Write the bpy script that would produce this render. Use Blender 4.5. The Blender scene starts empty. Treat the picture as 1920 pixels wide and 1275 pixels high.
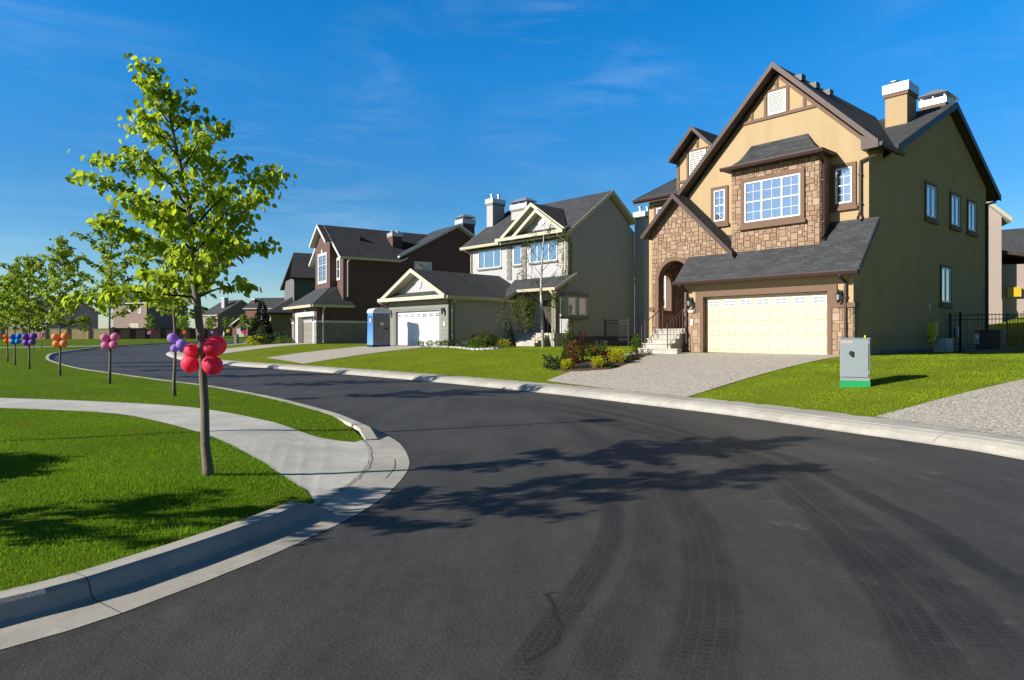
import bpy, bmesh, math, random
import numpy as np
from mathutils import Vector, Matrix
random.seed(7); RNG = np.random.default_rng(7)
sc = bpy.context.scene
COL = sc.collection
R = math.radians

# ------------------------------------------------------------------ materials
def newmat(name):
    m = bpy.data.materials.new(name); m.use_nodes = True
    nt = m.node_tree; b = nt.nodes['Principled BSDF']
    return m, nt, b
def N(nt, t, **k):
    n = nt.nodes.new(t)
    for a, v in k.items():
        if a in n.inputs: n.inputs[a].default_value = v
        else: setattr(n, a, v)
    return n
def ramp(nt, stops):
    r = nt.nodes.new('ShaderNodeValToRGB'); e = r.color_ramp.elements
    while len(e) < len(stops): e.new(0.5)
    for i, (p, c) in enumerate(stops):
        e[i].position = p; e[i].color = (*c, 1) if len(c) == 3 else c
    return r
def mixc(nt, fac, a, b, mode='MIX'):
    m = nt.nodes.new('ShaderNodeMix'); m.data_type = 'RGBA'; m.blend_type = mode
    for s, v in ((m.inputs[0], fac), (m.inputs[6], a), (m.inputs[7], b)):
        if hasattr(v, 'is_linked') or isinstance(v, bpy.types.NodeSocket): nt.links.new(v, s)
        elif isinstance(v, (int, float)): s.default_value = v
        else: s.default_value = (*v, 1)
    return m.outputs[2]
def math2(nt, op, a, b=0.0, clamp=False):
    m = nt.nodes.new('ShaderNodeMath'); m.operation = op; m.use_clamp = clamp
    for s, v in ((m.inputs[0], a), (m.inputs[1], b)):
        if isinstance(v, bpy.types.NodeSocket): nt.links.new(v, s)
        else: s.default_value = v
    return m.outputs[0]
def noise(nt, vec, scale, detail=4, rough=.55):
    n = N(nt, 'ShaderNodeTexNoise', Scale=scale, Detail=detail, Roughness=rough)
    if vec is not None: nt.links.new(vec, n.inputs['Vector'])
    return n.outputs['Fac']
def bump(nt, b, h, strength, dist):
    u = N(nt, 'ShaderNodeBump', Strength=strength, Distance=dist)
    nt.links.new(h, u.inputs['Height']); nt.links.new(u.outputs['Normal'], b.inputs['Normal'])
def coords(nt, kind='Object'):
    return nt.nodes.new('ShaderNodeTexCoord').outputs[kind]
def sc3(c, k): return tuple(max(0, min(1, x*k)) for x in c)

def simple(name, col, rough=.6, var=.12, nscale=3, bscale=0, bstr=.3, bdist=.01, metal=0, spec=.5, fine=0, tint=0, grime=0):
    """painted / plastered / plain surface with uneven tone, fine grain and relief"""
    m, nt, b = newmat(name); c = coords(nt)
    f = noise(nt, c, nscale, 5)
    out = mixc(nt, f, sc3(col, 1-var), sc3(col, 1+var))
    if fine: out = mixc(nt, math2(nt, 'MULTIPLY', noise(nt, c, fine, 3), .5), out, sc3(col, .6))
    if grime:
        mp = nt.nodes.new('ShaderNodeMapping'); mp.inputs['Scale'].default_value = (2.2, 2.2, .25); nt.links.new(c, mp.inputs[0])
        g = ramp(nt, [(.52, (0, 0, 0)), (.75, (1, 1, 1))]); nt.links.new(noise(nt, mp.outputs[0], 1.2, 6, .65), g.inputs[0])
        out = mixc(nt, math2(nt, 'MULTIPLY', g.outputs[0], grime), out, sc3(col, .55))
    if tint:
        a = N(nt, 'ShaderNodeAttribute', attribute_name='tint')
        t = math2(nt, 'ADD', math2(nt, 'MULTIPLY', a.outputs['Fac'], 2*tint), 1-tint)
        cv = nt.nodes.new('ShaderNodeVectorMath'); cv.operation = 'SCALE'; nt.links.new(out, cv.inputs[0]); nt.links.new(t, cv.inputs['Scale'])
        out = cv.outputs[0]
    nt.links.new(out, b.inputs['Base Color'])
    b.inputs['Roughness'].default_value = rough; b.inputs['Metallic'].default_value = metal
    b.inputs['Specular IOR Level'].default_value = spec
    if bscale: bump(nt, b, noise(nt, c, bscale, 4), bstr, bdist)
    return m

def mat_glass(name, tintc=(.02, .03, .045), curtain=(.25, .27, .3), refl=.5):
    m, nt, b = newmat(name); c = coords(nt)
    nt.links.new(mixc(nt, noise(nt, c, .9, 3), tintc, curtain), b.inputs['Base Color'])
    b.inputs['Roughness'].default_value = .25
    g = N(nt, 'ShaderNodeBsdfGlossy', Roughness=.015); g.inputs['Color'].default_value = (.92, .96, 1, 1)
    u = N(nt, 'ShaderNodeBump', Strength=.06, Distance=.02); nt.links.new(noise(nt, c, 1.6, 2), u.inputs['Height']); nt.links.new(u.outputs[0], g.inputs['Normal'])
    mx = nt.nodes.new('ShaderNodeMixShader'); mx.inputs[0].default_value = refl
    nt.links.new(b.outputs[0], mx.inputs[1]); nt.links.new(g.outputs[0], mx.inputs[2])
    nt.links.new(mx.outputs[0], nt.nodes['Material Output'].inputs[0])
    return m

def mat_brick(name, c1, c2, mortar, w, h, ms=.012, rough=.85, bstr=.5, bdist=.01, offset=.5, nmix=.35):
    m, nt, b = newmat(name); uv = nt.nodes.new('ShaderNodeUVMap').outputs[0]; c = coords(nt)
    t = N(nt, 'ShaderNodeTexBrick', offset=offset)
    t.inputs['Color1'].default_value = (*c1, 1); t.inputs['Color2'].default_value = (*c2, 1); t.inputs['Mortar'].default_value = (*mortar, 1)
    t.inputs['Scale'].default_value = 1; t.inputs['Mortar Size'].default_value = ms; t.inputs['Brick Width'].default_value = w; t.inputs['Row Height'].default_value = h
    t.inputs['Mortar Smooth'].default_value = .3
    nt.links.new(uv, t.inputs['Vector'])
    n1 = noise(nt, c, 30, 4); n2 = noise(nt, c, .8, 4)
    o = mixc(nt, math2(nt, 'MULTIPLY', n1, nmix*2), t.outputs[0], sc3(c1, .45))
    o = mixc(nt, math2(nt, 'MULTIPLY', n2, .4), o, sc3(c2, 1.3))
    nt.links.new(o, b.inputs['Base Color']); b.inputs['Roughness'].default_value = rough
    b.inputs['Specular IOR Level'].default_value = .25
    h_ = math2(nt, 'ADD', math2(nt, 'MULTIPLY', t.outputs['Fac'], -1), math2(nt, 'MULTIPLY', n1, .5))
    bump(nt, b, h_, bstr, bdist)
    return m

def asphalt_nodes(nt, b, tread=False, dark=1.0):
    c = coords(nt)
    n0 = noise(nt, c, 260, 2, .6); n1 = noise(nt, c, 46, 4, .7); n2 = noise(nt, c, .35, 6, .6); n3 = noise(nt, c, 2.2, 5, .7)
    mp = nt.nodes.new('ShaderNodeMapping'); mp.inputs['Scale'].default_value = (.5, .12, 1); mp.inputs['Rotation'].default_value = (0, 0, R(-32)); nt.links.new(c, mp.inputs[0])
    n4 = noise(nt, mp.outputs[0], 3.5, 6, .75)
    base = mixc(nt, ramp_val(nt, n2, .34, .66), (.028*dark, .0268*dark, .0248*dark), (.078*dark, .0735*dark, .066*dark))
    base = mixc(nt, math2(nt, 'MULTIPLY', n1, .75), base, (.012, .012, .012))
    base = mixc(nt, math2(nt, 'MULTIPLY', ramp_val(nt, n4, .40, .70), .55), base, (.098*dark, .090*dark, .080*dark))
    sp = ramp(nt, [(.62, (0, 0, 0)), (.74, (1, 1, 1))]); nt.links.new(n0, sp.inputs[0])
    base = mixc(nt, math2(nt, 'MULTIPLY', sp.outputs[0], .75), base, (.17, .16, .145))
    # scattered pale scuffs and dust
    sm = ramp(nt, [(.57, (0, 0, 0)), (.74, (1, 1, 1))]); nt.links.new(n3, sm.inputs[0])
    sm2 = ramp(nt, [(.5, (0, 0, 0)), (.68, (1, 1, 1))]); nt.links.new(noise(nt, mp.outputs[0], 1.1, 3), sm2.inputs[0])
    base = mixc(nt, math2(nt, 'MULTIPLY', math2(nt, 'MULTIPLY', sm.outputs[0], sm2.outputs[0]), .75), base, (.22, .205, .18))
    n5 = noise(nt, c, 11, 6, .8)
    base = mixc(nt, math2(nt, 'MULTIPLY', ramp_val(nt, n5, .35, .68), .42), base, (.100*dark, .094*dark, .084*dark))
    base = mixc(nt, math2(nt, 'MULTIPLY', ramp_val(nt, noise(nt, c, 105, 3, .7), .56, .70), .60), base, (.014, .0135, .013))
    hb = math2(nt, 'ADD', n1, math2(nt, 'MULTIPLY', n0, .5))
    rough = .62
    if tread:
        uv = nt.nodes.new('ShaderNodeUVMap').outputs[0]
        sx = nt.nodes.new('ShaderNodeSeparateXYZ'); nt.links.new(uv, sx.inputs[0]); u, v = sx.outputs[0], sx.outputs[1]
        lane = math2(nt, 'FRACT', math2(nt, 'MULTIPLY', u, 5.0))
        lane = math2(nt, 'GREATER_THAN', lane, .16)
        vv = math2(nt, 'FRACT', math2(nt, 'ADD', math2(nt, 'MULTIPLY', v, 19.0), math2(nt, 'MULTIPLY', math2(nt, 'FLOOR', math2(nt, 'MULTIPLY', u, 5.0)), .37)))
        blk = math2(nt, 'GREATER_THAN', vv, .22)
        msk = math2(nt, 'MULTIPLY', lane, blk)
        edge = math2(nt, 'MULTIPLY', math2(nt, 'MULTIPLY', u, math2(nt, 'SUBTRACT', 1.0, u)), 7.0, True)
        fade = math2(nt, 'MULTIPLY', edge, ramp_val(nt, noise(nt, c, 2.6, 5), .18, .55))
        a = N(nt, 'ShaderNodeAttribute', attribute_name='tint')
        fade = math2(nt, 'MULTIPLY', fade, a.outputs['Fac'])
        base = mixc(nt, math2(nt, 'MULTIPLY', fade, .32), base, (.020, .0195, .019))
        base = mixc(nt, math2(nt, 'MULTIPLY', math2(nt, 'MULTIPLY', fade, msk), .62), base, (.012, .012, .012))
    nt.links.new(base, b.inputs['Base Color']); b.inputs['Roughness'].default_value = rough
    b.inputs['Specular IOR Level'].default_value = .22
    bump(nt, b, hb, .8, .012)
def ramp_val(nt, v, a, b):
    r = ramp(nt, [(a, (0, 0, 0)), (b, (1, 1, 1))]); nt.links.new(v, r.inputs[0]); return r.outputs[0]

def mat_asphalt(name, tread=False, dark=1.0):
    m, nt, b = newmat(name); asphalt_nodes(nt, b, tread, dark); return m

def mat_concrete(name, col, stain=.5):
    m, nt, b = newmat(name); c = coords(nt)
    n1 = noise(nt, c, .9, 7, .7); n2 = noise(nt, c, 5, 6, .75); n3 = noise(nt, c, 70, 4, .7)
    o = mixc(nt, ramp_val(nt, n1, .28, .72), sc3(col, .66), sc3(col, 1.14))
    o = mixc(nt, math2(nt, 'MULTIPLY', ramp_val(nt, n2, .48, .72), stain), o, sc3(col, .58))
    sp = ramp_val(nt, n3, .60, .72)
    o = mixc(nt, math2(nt, 'MULTIPLY', sp, .45), o, sc3(col, .45))
    o = mixc(nt, math2(nt, 'MULTIPLY', n3, .25), o, sc3(col, .55))
    nt.links.new(o, b.inputs['Base Color']); b.inputs['Roughness'].default_value = .8; b.inputs['Specular IOR Level'].default_value = .25
    bump(nt, b, math2(nt, 'ADD', n3, n2), .35, .006)
    return m

def mat_aggregate(name):
    m, nt, b = newmat(name); c = coords(nt)
    v = N(nt, 'ShaderNodeTexVoronoi', Scale=42.0); nt.links.new(c, v.inputs['Vector'])
    s = nt.nodes.new('ShaderNodeSeparateColor'); nt.links.new(v.outputs['Color'], s.inputs[0])
    r = ramp(nt, [(0, (.15, .12, .095)), (.35, (.40, .36, .30)), (.7, (.56, .52, .45)), (1, (.80, .77, .70))]); nt.links.new(s.outputs[0], r.inputs[0])
    o = mixc(nt, math2(nt, 'MULTIPLY', noise(nt, c, .5, 5), .35), r.outputs[0], (.52, .475, .415))
    d = ramp_val(nt, v.outputs['Distance'], .35, .62)
    o = mixc(nt, math2(nt, 'MULTIPLY', d, .55), o, (.16, .135, .11))
    nt.links.new(o, b.inputs['Base Color']); b.inputs['Roughness'].default_value = .8; b.inputs['Specular IOR Level'].default_value = .25
    bump(nt, b, v.outputs['Distance'], .4, -.008)
    return m

def mat_lawn(name, a, bcol, stripe=0):
    m, nt, b = newmat(name); c = coords(nt)
    n1 = noise(nt, c, .22, 5, .6); n2 = noise(nt, c, 3.0, 5, .7); n3 = noise(nt, c, 55, 3, .7)
    o = mixc(nt, ramp_val(nt, n1, .3, .7), a, bcol)
    o = mixc(nt, math2(nt, 'MULTIPLY', ramp_val(nt, n2, .42, .72), .55), o, sc3(a, .62))
    mp = nt.nodes.new('ShaderNodeMapping'); mp.inputs['Scale'].default_value = (1, .35, 1); mp.inputs['Rotation'].default_value = (0, 0, R(25)); nt.links.new(c, mp.inputs[0])
    o = mixc(nt, math2(nt, 'MULTIPLY', ramp_val(nt, noise(nt, mp.outputs[0], 1.1, 4), .48, .8), .5), o, (.19, .21, .03))
    o = mixc(nt, math2(nt, 'MULTIPLY', n3, .85), o, sc3(a, .38))
    nt.links.new(o, b.inputs['Base Color']); b.inputs['Roughness'].default_value = .9; b.inputs['Specular IOR Level'].default_value = .03
    bump(nt, b, math2(nt, 'ADD', n3, math2(nt, 'MULTIPLY', n2, 1.5)), .9, .04)
    return m

def mat_leaf(name, col, trans, tvar=.5, tmix=.42, rough=.5, spec=.25):
    m, nt, b = newmat(name)
    a = N(nt, 'ShaderNodeAttribute', attribute_name='tint')
    o = mixc(nt, a.outputs['Fac'], sc3(col, 1-tvar), sc3(col, 1+tvar))
    t = mixc(nt, a.outputs['Fac'], sc3(trans, 1-tvar*.6), sc3(trans, 1+tvar*.6))
    nt.links.new(o, b.inputs['Base Color']); b.inputs['Roughness'].default_value = rough; b.inputs['Specular IOR Level'].default_value = spec
    tr = nt.nodes.new('ShaderNodeBsdfTranslucent'); nt.links.new(t, tr.inputs[0])
    mx = nt.nodes.new('ShaderNodeMixShader'); mx.inputs[0].default_value = tmix
    nt.links.new(b.outputs[0], mx.inputs[1]); nt.links.new(tr.outputs[0], mx.inputs[2])
    nt.links.new(mx.outputs[0], nt.nodes['Material Output'].inputs[0])
    return m

def mat_balloon(name, col):
    m, nt, b = newmat(name); c = coords(nt)
    nt.links.new(mixc(nt, noise(nt, c, 2, 2), sc3(col, .92), sc3(col, 1.08)), b.inputs['Base Color'])
    b.inputs['Roughness'].default_value = .5; b.inputs['Specular IOR Level'].default_value = .22
    tr = nt.nodes.new('ShaderNodeBsdfTranslucent'); tr.inputs[0].default_value = (*sc3(col, 1.1), 1)
    mx = nt.nodes.new('ShaderNodeMixShader'); mx.inputs[0].default_value = .42
    nt.links.new(b.outputs[0], mx.inputs[1]); nt.links.new(tr.outputs[0], mx.inputs[2])
    nt.links.new(mx.outputs[0], nt.nodes['Material Output'].inputs[0])
    return m

def mat_stone(name):
    m, nt, b = newmat(name); c = coords(nt)
    a = N(nt, 'ShaderNodeAttribute', attribute_name='tint')
    r = ramp(nt, [(0, (.235, .158, .108)), (.3, (.285, .196, .134)), (.6, (.325, .232, .162)), (.85, (.355, .264, .19)), (1, (.41, .322, .245))]); nt.links.new(a.outputs['Fac'], r.inputs[0])
    o = mixc(nt, math2(nt, 'MULTIPLY', noise(nt, c, 9, 5, .7), .6), r.outputs[0], (.25, .15, .09))
    nt.links.new(o, b.inputs['Base Color']); b.inputs['Roughness'].default_value = .85; b.inputs['Specular IOR Level'].default_value = .2
    bump(nt, b, noise(nt, c, 22, 5, .65), .55, .02)
    return m

M = {}
M['stucco_y'] = simple('stucco_yellow', (.395, .295, .168), .85, .10, 1.2, 60, .5, .012, spec=.15, grime=.28)
M['stucco_w'] = simple('stucco_offwhite', (.39, .388, .392), .85, .06, 1.2, 60, .35, .008, spec=.2, grime=.10)
M['stucco_b'] = simple('stucco_maroon', (.118, .070, .066), .85, .08, 1.2, 60, .35, .008, spec=.2, grime=.08)
M['stucco_t'] = simple('stucco_tan', (.40, .33, .29), .85, .08, 1.2, 60, .3, .008, spec=.2)
M['stucco_g'] = simple('stucco_grey', (.13, .13, .135), .85, .08, 1.2, 60, .3, .008, spec=.2)
M['stucco_br'] = simple('stucco_brown', (.26, .19, .165), .85, .08, 1.2, 60, .3, .008, spec=.2)
M['stucco_r'] = simple('brick_red', (.19, .095, .075), .85, .12, 3, 60, .3, .008, spec=.2)
M['trim_br'] = simple('trim_brown', (.145, .085, .055), .7, .08, 4, 40, .2, .004, spec=.3)
M['metal_br'] = simple('painted_metal_brown', (.046, .025, .022), .5, .12, 2, 6, .15, .01, spec=.3)
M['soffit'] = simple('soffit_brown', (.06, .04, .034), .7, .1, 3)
M['metal_cr'] = simple('painted_metal_cream', (.52, .475, .345), .45, .05, 2, 8, .1, .004, spec=.5)
M['metal_w'] = simple('painted_metal_white', (.54, .55, .54), .4, .04, 2, 8, .08, .004, spec=.5)
M['vinyl'] = simple('white_window_vinyl', (.66, .67, .68), .35, .03, 3, spec=.5)
M['galv'] = simple('galvanised_steel', (.55, .56, .58), .5, .12, 6, 9, .06, .01, metal=.85)
M['door_y'] = simple('garage_door_cream', (.54, .465, .325), .5, .03, 2, spec=.4, grime=.05)
M['door_w'] = simple('garage_door_white', (.66, .67, .69), .5, .03, 2, spec=.4, grime=.05)
M['door_g'] = simple('garage_door_taupe', (.20, .185, .16), .55, .05, 2, spec=.4)
M['front_door'] = simple('front_door_dark', (.03, .022, .02), .5, .1, 2)
M['stone'] = mat_stone('ashlar_stone')
M['mortar'] = simple('mortar', (.185, .134, .096), .95, .2, 8, spec=.1)
M['found'] = mat_concrete('foundation_concrete', (.19, .185, .18), .3)
M['found_g'] = mat_concrete('foundation_parged_grey', (.13, .13, .14), .3)
M['shingle'] = mat_brick('asphalt_shingles', (.030, .032, .036), (.068, .072, .078), (.014, .014, .016), .32, .145, .008, .92, .6, .012, .5, .25)
M['brick_b'] = mat_brick('beige_brick', (.19, .15, .11), (.27, .225, .165), (.17, .14, .11), .4, .2, .014, .9)
M['brick_gy'] = mat_brick('grey_brick', (.17, .16, .145), (.30, .28, .25), (.12, .115, .11), .38, .17, .014, .9)
M['brick_wall'] = mat_brick('cream_block_wall', (.46, .34, .17), (.64, .50, .27), (.30, .23, .13), .55, .26, .016, .9)
M['siding'] = mat_brick('lap_siding_greygreen', (.185, .186, .155), (.20, .20, .17), (.085, .085, .075), 30, .235, .010, .7, .6, .02, 0, .04)
M['glass'] = mat_glass('window_glass', (.02, .03, .05), (.06, .08, .11), .42)
M['glass_d'] = mat_glass('window_glass_dim', (.03, .04, .045), (.16, .17, .17), .30)
M['glass_f'] = simple('frosted_pane', (.30, .32, .32), .25, .2, 9, spec=.5)
M['iron'] = simple('black_iron', (.012, .012, .013), .45, .2, 4, spec=.5)
M['rail_br'] = simple('brown_iron', (.075, .045, .035), .5, .2, 4, spec=.4)
M['conc'] = mat_concrete('pavement_concrete', (.52, .51, .465), .5)
M['curb'] = mat_concrete('kerb_concrete', (.47, .445, .39), .65)
M['step'] = mat_concrete('step_concrete', (.47, .44, .385), .35)
M['aggr'] = mat_aggregate('exposed_aggregate')
M['asph'] = mat_asphalt('asphalt')
M['track'] = mat_asphalt('asphalt_tyre_marked', True)
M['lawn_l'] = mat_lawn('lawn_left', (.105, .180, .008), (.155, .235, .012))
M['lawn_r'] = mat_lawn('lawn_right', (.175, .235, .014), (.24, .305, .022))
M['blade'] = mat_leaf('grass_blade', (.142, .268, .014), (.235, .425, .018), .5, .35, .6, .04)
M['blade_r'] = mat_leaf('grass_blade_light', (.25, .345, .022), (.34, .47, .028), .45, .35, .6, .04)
M['leaf'] = mat_leaf('linden_leaf', (.185, .275, .018), (.47, .60, .03), .45, .5, .45)
M['leaf2'] = mat_leaf('maple_leaf', (.155, .235, .022), (.38, .50, .03), .45, .45, .45)
M['leaf_far'] = mat_leaf('far_tree_leaf', (.15, .23, .03), (.30, .42, .035), .5, .35, .5)
M['bark'] = simple('young_bark', (.185, .155, .125), .85, .25, 14, 40, .6, .01, spec=.2, fine=18)
M['bark_d'] = simple('dark_twig_bark', (.05, .04, .033), .85, .25, 14, 40, .5, .01, spec=.2)
M['dirt'] = simple('planting_soil', (.085, .055, .038), .95, .3, 8, 35, .8, .03, spec=.1)
M['pebble'] = simple('white_pebbles', (.55, .55, .54), .7, .2, 9, 30, .5, .02, tint=.35)
M['plastic_k'] = simple('black_plastic', (.02, .02, .022), .5, .1, 3)
M['crack'] = simple('crack_shadow', (.085, .08, .072), .95, .2, 9, spec=.05)
M['stain'] = mat_asphalt('asphalt_wet_stain', False, .38)

def birch_bark():
    m, nt, b = newmat('birch_bark'); c = coords(nt)
    mp = nt.nodes.new('ShaderNodeMapping'); mp.inputs['Scale'].default_value = (3, 3, 22); nt.links.new(c, mp.inputs[0])
    o = mixc(nt, ramp_val(nt, noise(nt, mp.outputs[0], 1, 4), .56, .66), (.50, .475, .43), (.05, .042, .035))
    nt.links.new(o, b.inputs['Base Color']); b.inputs['Roughness'].default_value = .7
    return m
M['birch'] = birch_bark()

# ------------------------------------------------------------------ mesh helpers
class MB:
    def __init__(s): s.v = []; s.f = []; s.m = []; s.t = []; s.cut = []
    def each(s, name, mats, parent=None):
        """one object for every piece added so far"""
        out = []; cuts = s.cut+[(len(s.v), len(s.f))]
        for (v0, f0), (v1, f1) in zip(cuts[:-1], cuts[1:]):
            q = MB(); q.v = s.v[v0:v1]; q.f = [[i-v0 for i in f] for f in s.f[f0:f1]]; q.m = s.m[f0:f1]; q.t = s.t[f0:f1]; out.append(q.build(name, mats, parent))
        return out
    def add(s, pts, faces, m=0, t=None):
        s.cut.append((len(s.v), len(s.f))); o = len(s.v); s.v += [tuple(p) for p in pts]
        for f in faces: s.f.append([o+i for i in f]); s.m.append(m); s.t.append(random.random() if t is None else t)
        return s
    def poly(s, pts, m=0, t=None): return s.add(pts, [list(range(len(pts)))], m, t)
    def box(s, x0, x1, y0, y1, z0, z1, m=0, t=None):
        x0, x1 = min(x0, x1), max(x0, x1); y0, y1 = min(y0, y1), max(y0, y1); z0, z1 = min(z0, z1), max(z0, z1)
        return s.add([(x0,y0,z0),(x1,y0,z0),(x1,y1,z0),(x0,y1,z0),(x0,y0,z1),(x1,y0,z1),(x1,y1,z1),(x0,y1,z1)],
                     [[0,3,2,1],[4,5,6,7],[0,1,5,4],[1,2,6,5],[2,3,7,6],[3,0,4,7]], m, t)
    def extr(s, pts, vec, m=0, t=None):
        n = len(pts); q = [tuple(a+b for a, b in zip(p, vec)) for p in pts]
        return s.add(list(pts)+q, [list(range(n)), [n+i for i in reversed(range(n))]] + [[i, n+i, n+(i+1) % n, (i+1) % n] for i in range(n)], m, t)
    def frust(s, base, top, m=0, t=None):
        n = len(base)
        return s.add(list(base)+list(top), [list(range(n, 2*n))] + [[i, (i+1) % n, n+(i+1) % n, n+i] for i in range(n)], m, t)
    def tube(s, pts, rad, n=8, m=0, cap=True):
        P = [Vector(p) for p in pts]; k = len(P)
        rad = rad if isinstance(rad, (list, tuple)) else [rad]*k
        o = len(s.v); prev = None
        for i in range(k):
            d = (P[min(i+1, k-1)]-P[max(i-1, 0)]).normalized()
            if prev is None:
                a = Vector((0, 0, 1)) if abs(d.z) < .9 else Vector((1, 0, 0)); u = d.cross(a).normalized()
            else: u = (prev-d*prev.dot(d)).normalized()
            prev = u; w = d.cross(u)
            for j in range(n):
                an = 2*math.pi*(j+.5)/n; p = P[i]+(u*math.cos(an)+w*math.sin(an))*rad[i]; s.v.append(tuple(p))
        tt = random.random()
        for i in range(k-1):
            for j in range(n): s.f.append([o+i*n+j, o+i*n+(j+1) % n, o+(i+1)*n+(j+1) % n, o+(i+1)*n+j]); s.m.append(m); s.t.append(tt)
        if cap:
            s.f.append([o+j for j in reversed(range(n))]); s.m.append(m); s.t.append(tt)
            s.f.append([o+(k-1)*n+j for j in range(n)]); s.m.append(m); s.t.append(tt)
        return s
    def lathe(s, c, prof, n=12, m=0):
        o = len(s.v); tt = random.random()
        for r, z in prof:
            for j in range(n): a = 2*math.pi*j/n; s.v.append((c[0]+r*math.cos(a), c[1]+r*math.sin(a), c[2]+z))
        for i in range(len(prof)-1):
            for j in range(n): s.f.append([o+i*n+j, o+i*n+(j+1) % n, o+(i+1)*n+(j+1) % n, o+(i+1)*n+j]); s.m.append(m); s.t.append(tt)
        return s
    def build(s, name, mats, parent=None, smooth=False, uv=True, norm=True, bevel=0):
        me = bpy.data.meshes.new(name); me.from_pydata(s.v, [], s.f)
        if not isinstance(mats, (list, tuple)): mats = [mats]
        for m in mats: me.materials.append(M[m] if isinstance(m, str) else m)
        me.polygons.foreach_set('material_index', s.m)
        if norm:
            b = bmesh.new(); b.from_mesh(me); bmesh.ops.recalc_face_normals(b, faces=b.faces); b.to_mesh(me); b.free()
        at = me.attributes.new('tint', 'FLOAT', 'FACE'); at.data.foreach_set('value', s.t)
        if uv:
            L = me.uv_layers.new(name='UVMap'); dat = np.zeros(len(me.loops)*2, dtype=np.float32)
            vs = me.vertices
            for p in me.polygons:
                n = p.normal
                if abs(n.z) > .97: u = Vector((1, 0, 0)); w = Vector((0, 1, 0))
                else: u = Vector((-n.y, n.x, 0)).normalized(); w = n.cross(u)
                for li in p.loop_indices:
                    c = vs[me.loops[li].vertex_index].co; dat[2*li] = c.dot(u); dat[2*li+1] = c.dot(w)
            L.data.foreach_set('uv', dat)
        if smooth: me.shade_smooth()
        ob = bpy.data.objects.new(name, me); COL.objects.link(ob)
        if parent is not None: ob.parent = parent
        if bevel:
            bv = ob.modifiers.new('bevel', 'BEVEL'); bv.width = bevel; bv.segments = 2; bv.limit_method = 'ANGLE'
        return ob

def tag(o, label=None, cat=None, group=None, kind=None):
    if label: o['label'] = label
    if cat: o['category'] = cat
    if group: o['group'] = group
    if kind: o['kind'] = kind
    return o
def thing(name, label, cat, loc=(0, 0, 0), rz=0, group=None):
    o = bpy.data.objects.new(name, None); COL.objects.link(o); o.empty_display_size = .3
    o.location = loc; o.rotation_euler = (0, 0, rz)
    return tag(o, label, cat, group)
def copy_tree(o, loc, rz, scale=1, label=None, group=None):
    kids = [c for c in o.children]
    r = o.copy(); COL.objects.link(r); r.location = loc; r.rotation_euler = (0, 0, rz); r.scale = (scale,)*3
    if label: r['label'] = label
    if group: r['group'] = group
    for ch in kids:
        c = ch.copy(); COL.objects.link(c); c.parent = r
        for g in ch.children:
            d = g.copy(); COL.objects.link(d); d.parent = c
    return r
def mesh_np(name, verts, faces, mat, tint=None, parent=None, smooth=False):
    """many small faces of one size in one go"""
    me = bpy.data.meshes.new(name); nv, nf, k = len(verts), len(faces), faces.shape[1]
    me.vertices.add(nv); me.vertices.foreach_set('co', np.ascontiguousarray(verts, np.float32).ravel())
    me.loops.add(nf*k); me.loops.foreach_set('vertex_index', np.ascontiguousarray(faces, np.int32).ravel())
    me.polygons.add(nf); me.polygons.foreach_set('loop_start', np.arange(0, nf*k, k, dtype=np.int32))
    try: me.polygons.foreach_set('loop_total', np.full(nf, k, np.int32))
    except Exception: pass
    me.update(calc_edges=True)
    at = me.attributes.new('tint', 'FLOAT', 'FACE')
    at.data.foreach_set('value', np.ascontiguousarray(RNG.random(nf) if tint is None else tint, np.float32))
    me.materials.append(M[mat] if isinstance(mat, str) else mat)
    if smooth: me.shade_smooth()
    ob = bpy.data.objects.new(name, me); COL.objects.link(ob)
    if parent is not None: ob.parent = parent
    return ob

# ------------------------------------------------------------------ the lie of the land
def g(Y):
    Y = np.asarray(Y, float)
    return np.where(Y < 72, 0, np.where(Y < 110, .017*(Y-72), .646+.009*(Y-110)))
def spline(pts, step=.4):
    P = np.array(pts, float); out = []
    for i in range(len(P)-1):
        p0 = P[max(i-1, 0)]; p1 = P[i]; p2 = P[i+1]; p3 = P[min(i+2, len(P)-1)]
        n = max(2, int(np.linalg.norm(p2-p1)/step))
        for k in range(n):
            t = k/n
            out.append(.5*((2*p1)+(-p0+p2)*t+(2*p0-5*p1+4*p2-p3)*t*t+(-p0+3*p1-3*p2+p3)*t**3))
    out.append(P[-1]); return np.array(out)
def resample(P, n):
    P = np.asarray(P, float); d = np.r_[0, np.cumsum(np.linalg.norm(np.diff(P, axis=0), axis=1))]
    t = np.linspace(0, d[-1], n); return np.c_[np.interp(t, d, P[:, 0]), np.interp(t, d, P[:, 1])]
def normals(P):
    T = np.gradient(P, axis=0); T /= np.linalg.norm(T, axis=1)[:, None]; return np.c_[-T[:, 1], T[:, 0]]  # left of travel
def offset(P, o): return P+normals(P)*o
def sdist(Q, P):
    """distance of the points Q from the line P, positive on its left"""
    A = P[:-1]; B = P[1:]; D = B-A; L2 = (D**2).sum(1); best = np.full(len(Q), 1e9); sg = np.zeros(len(Q))
    for a, d, l2 in zip(A, D, L2):
        w = Q-a; t = np.clip((w@d)/l2, 0, 1); r = w-t[:, None]*d; dd = (r**2).sum(1)
        cr = d[0]*w[:, 1]-d[1]*w[:, 0]; k = dd < best; best[k] = dd[k]; sg[k] = np.sign(cr[k])
    return np.sqrt(best)*np.where(sg == 0, 1, sg)

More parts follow.
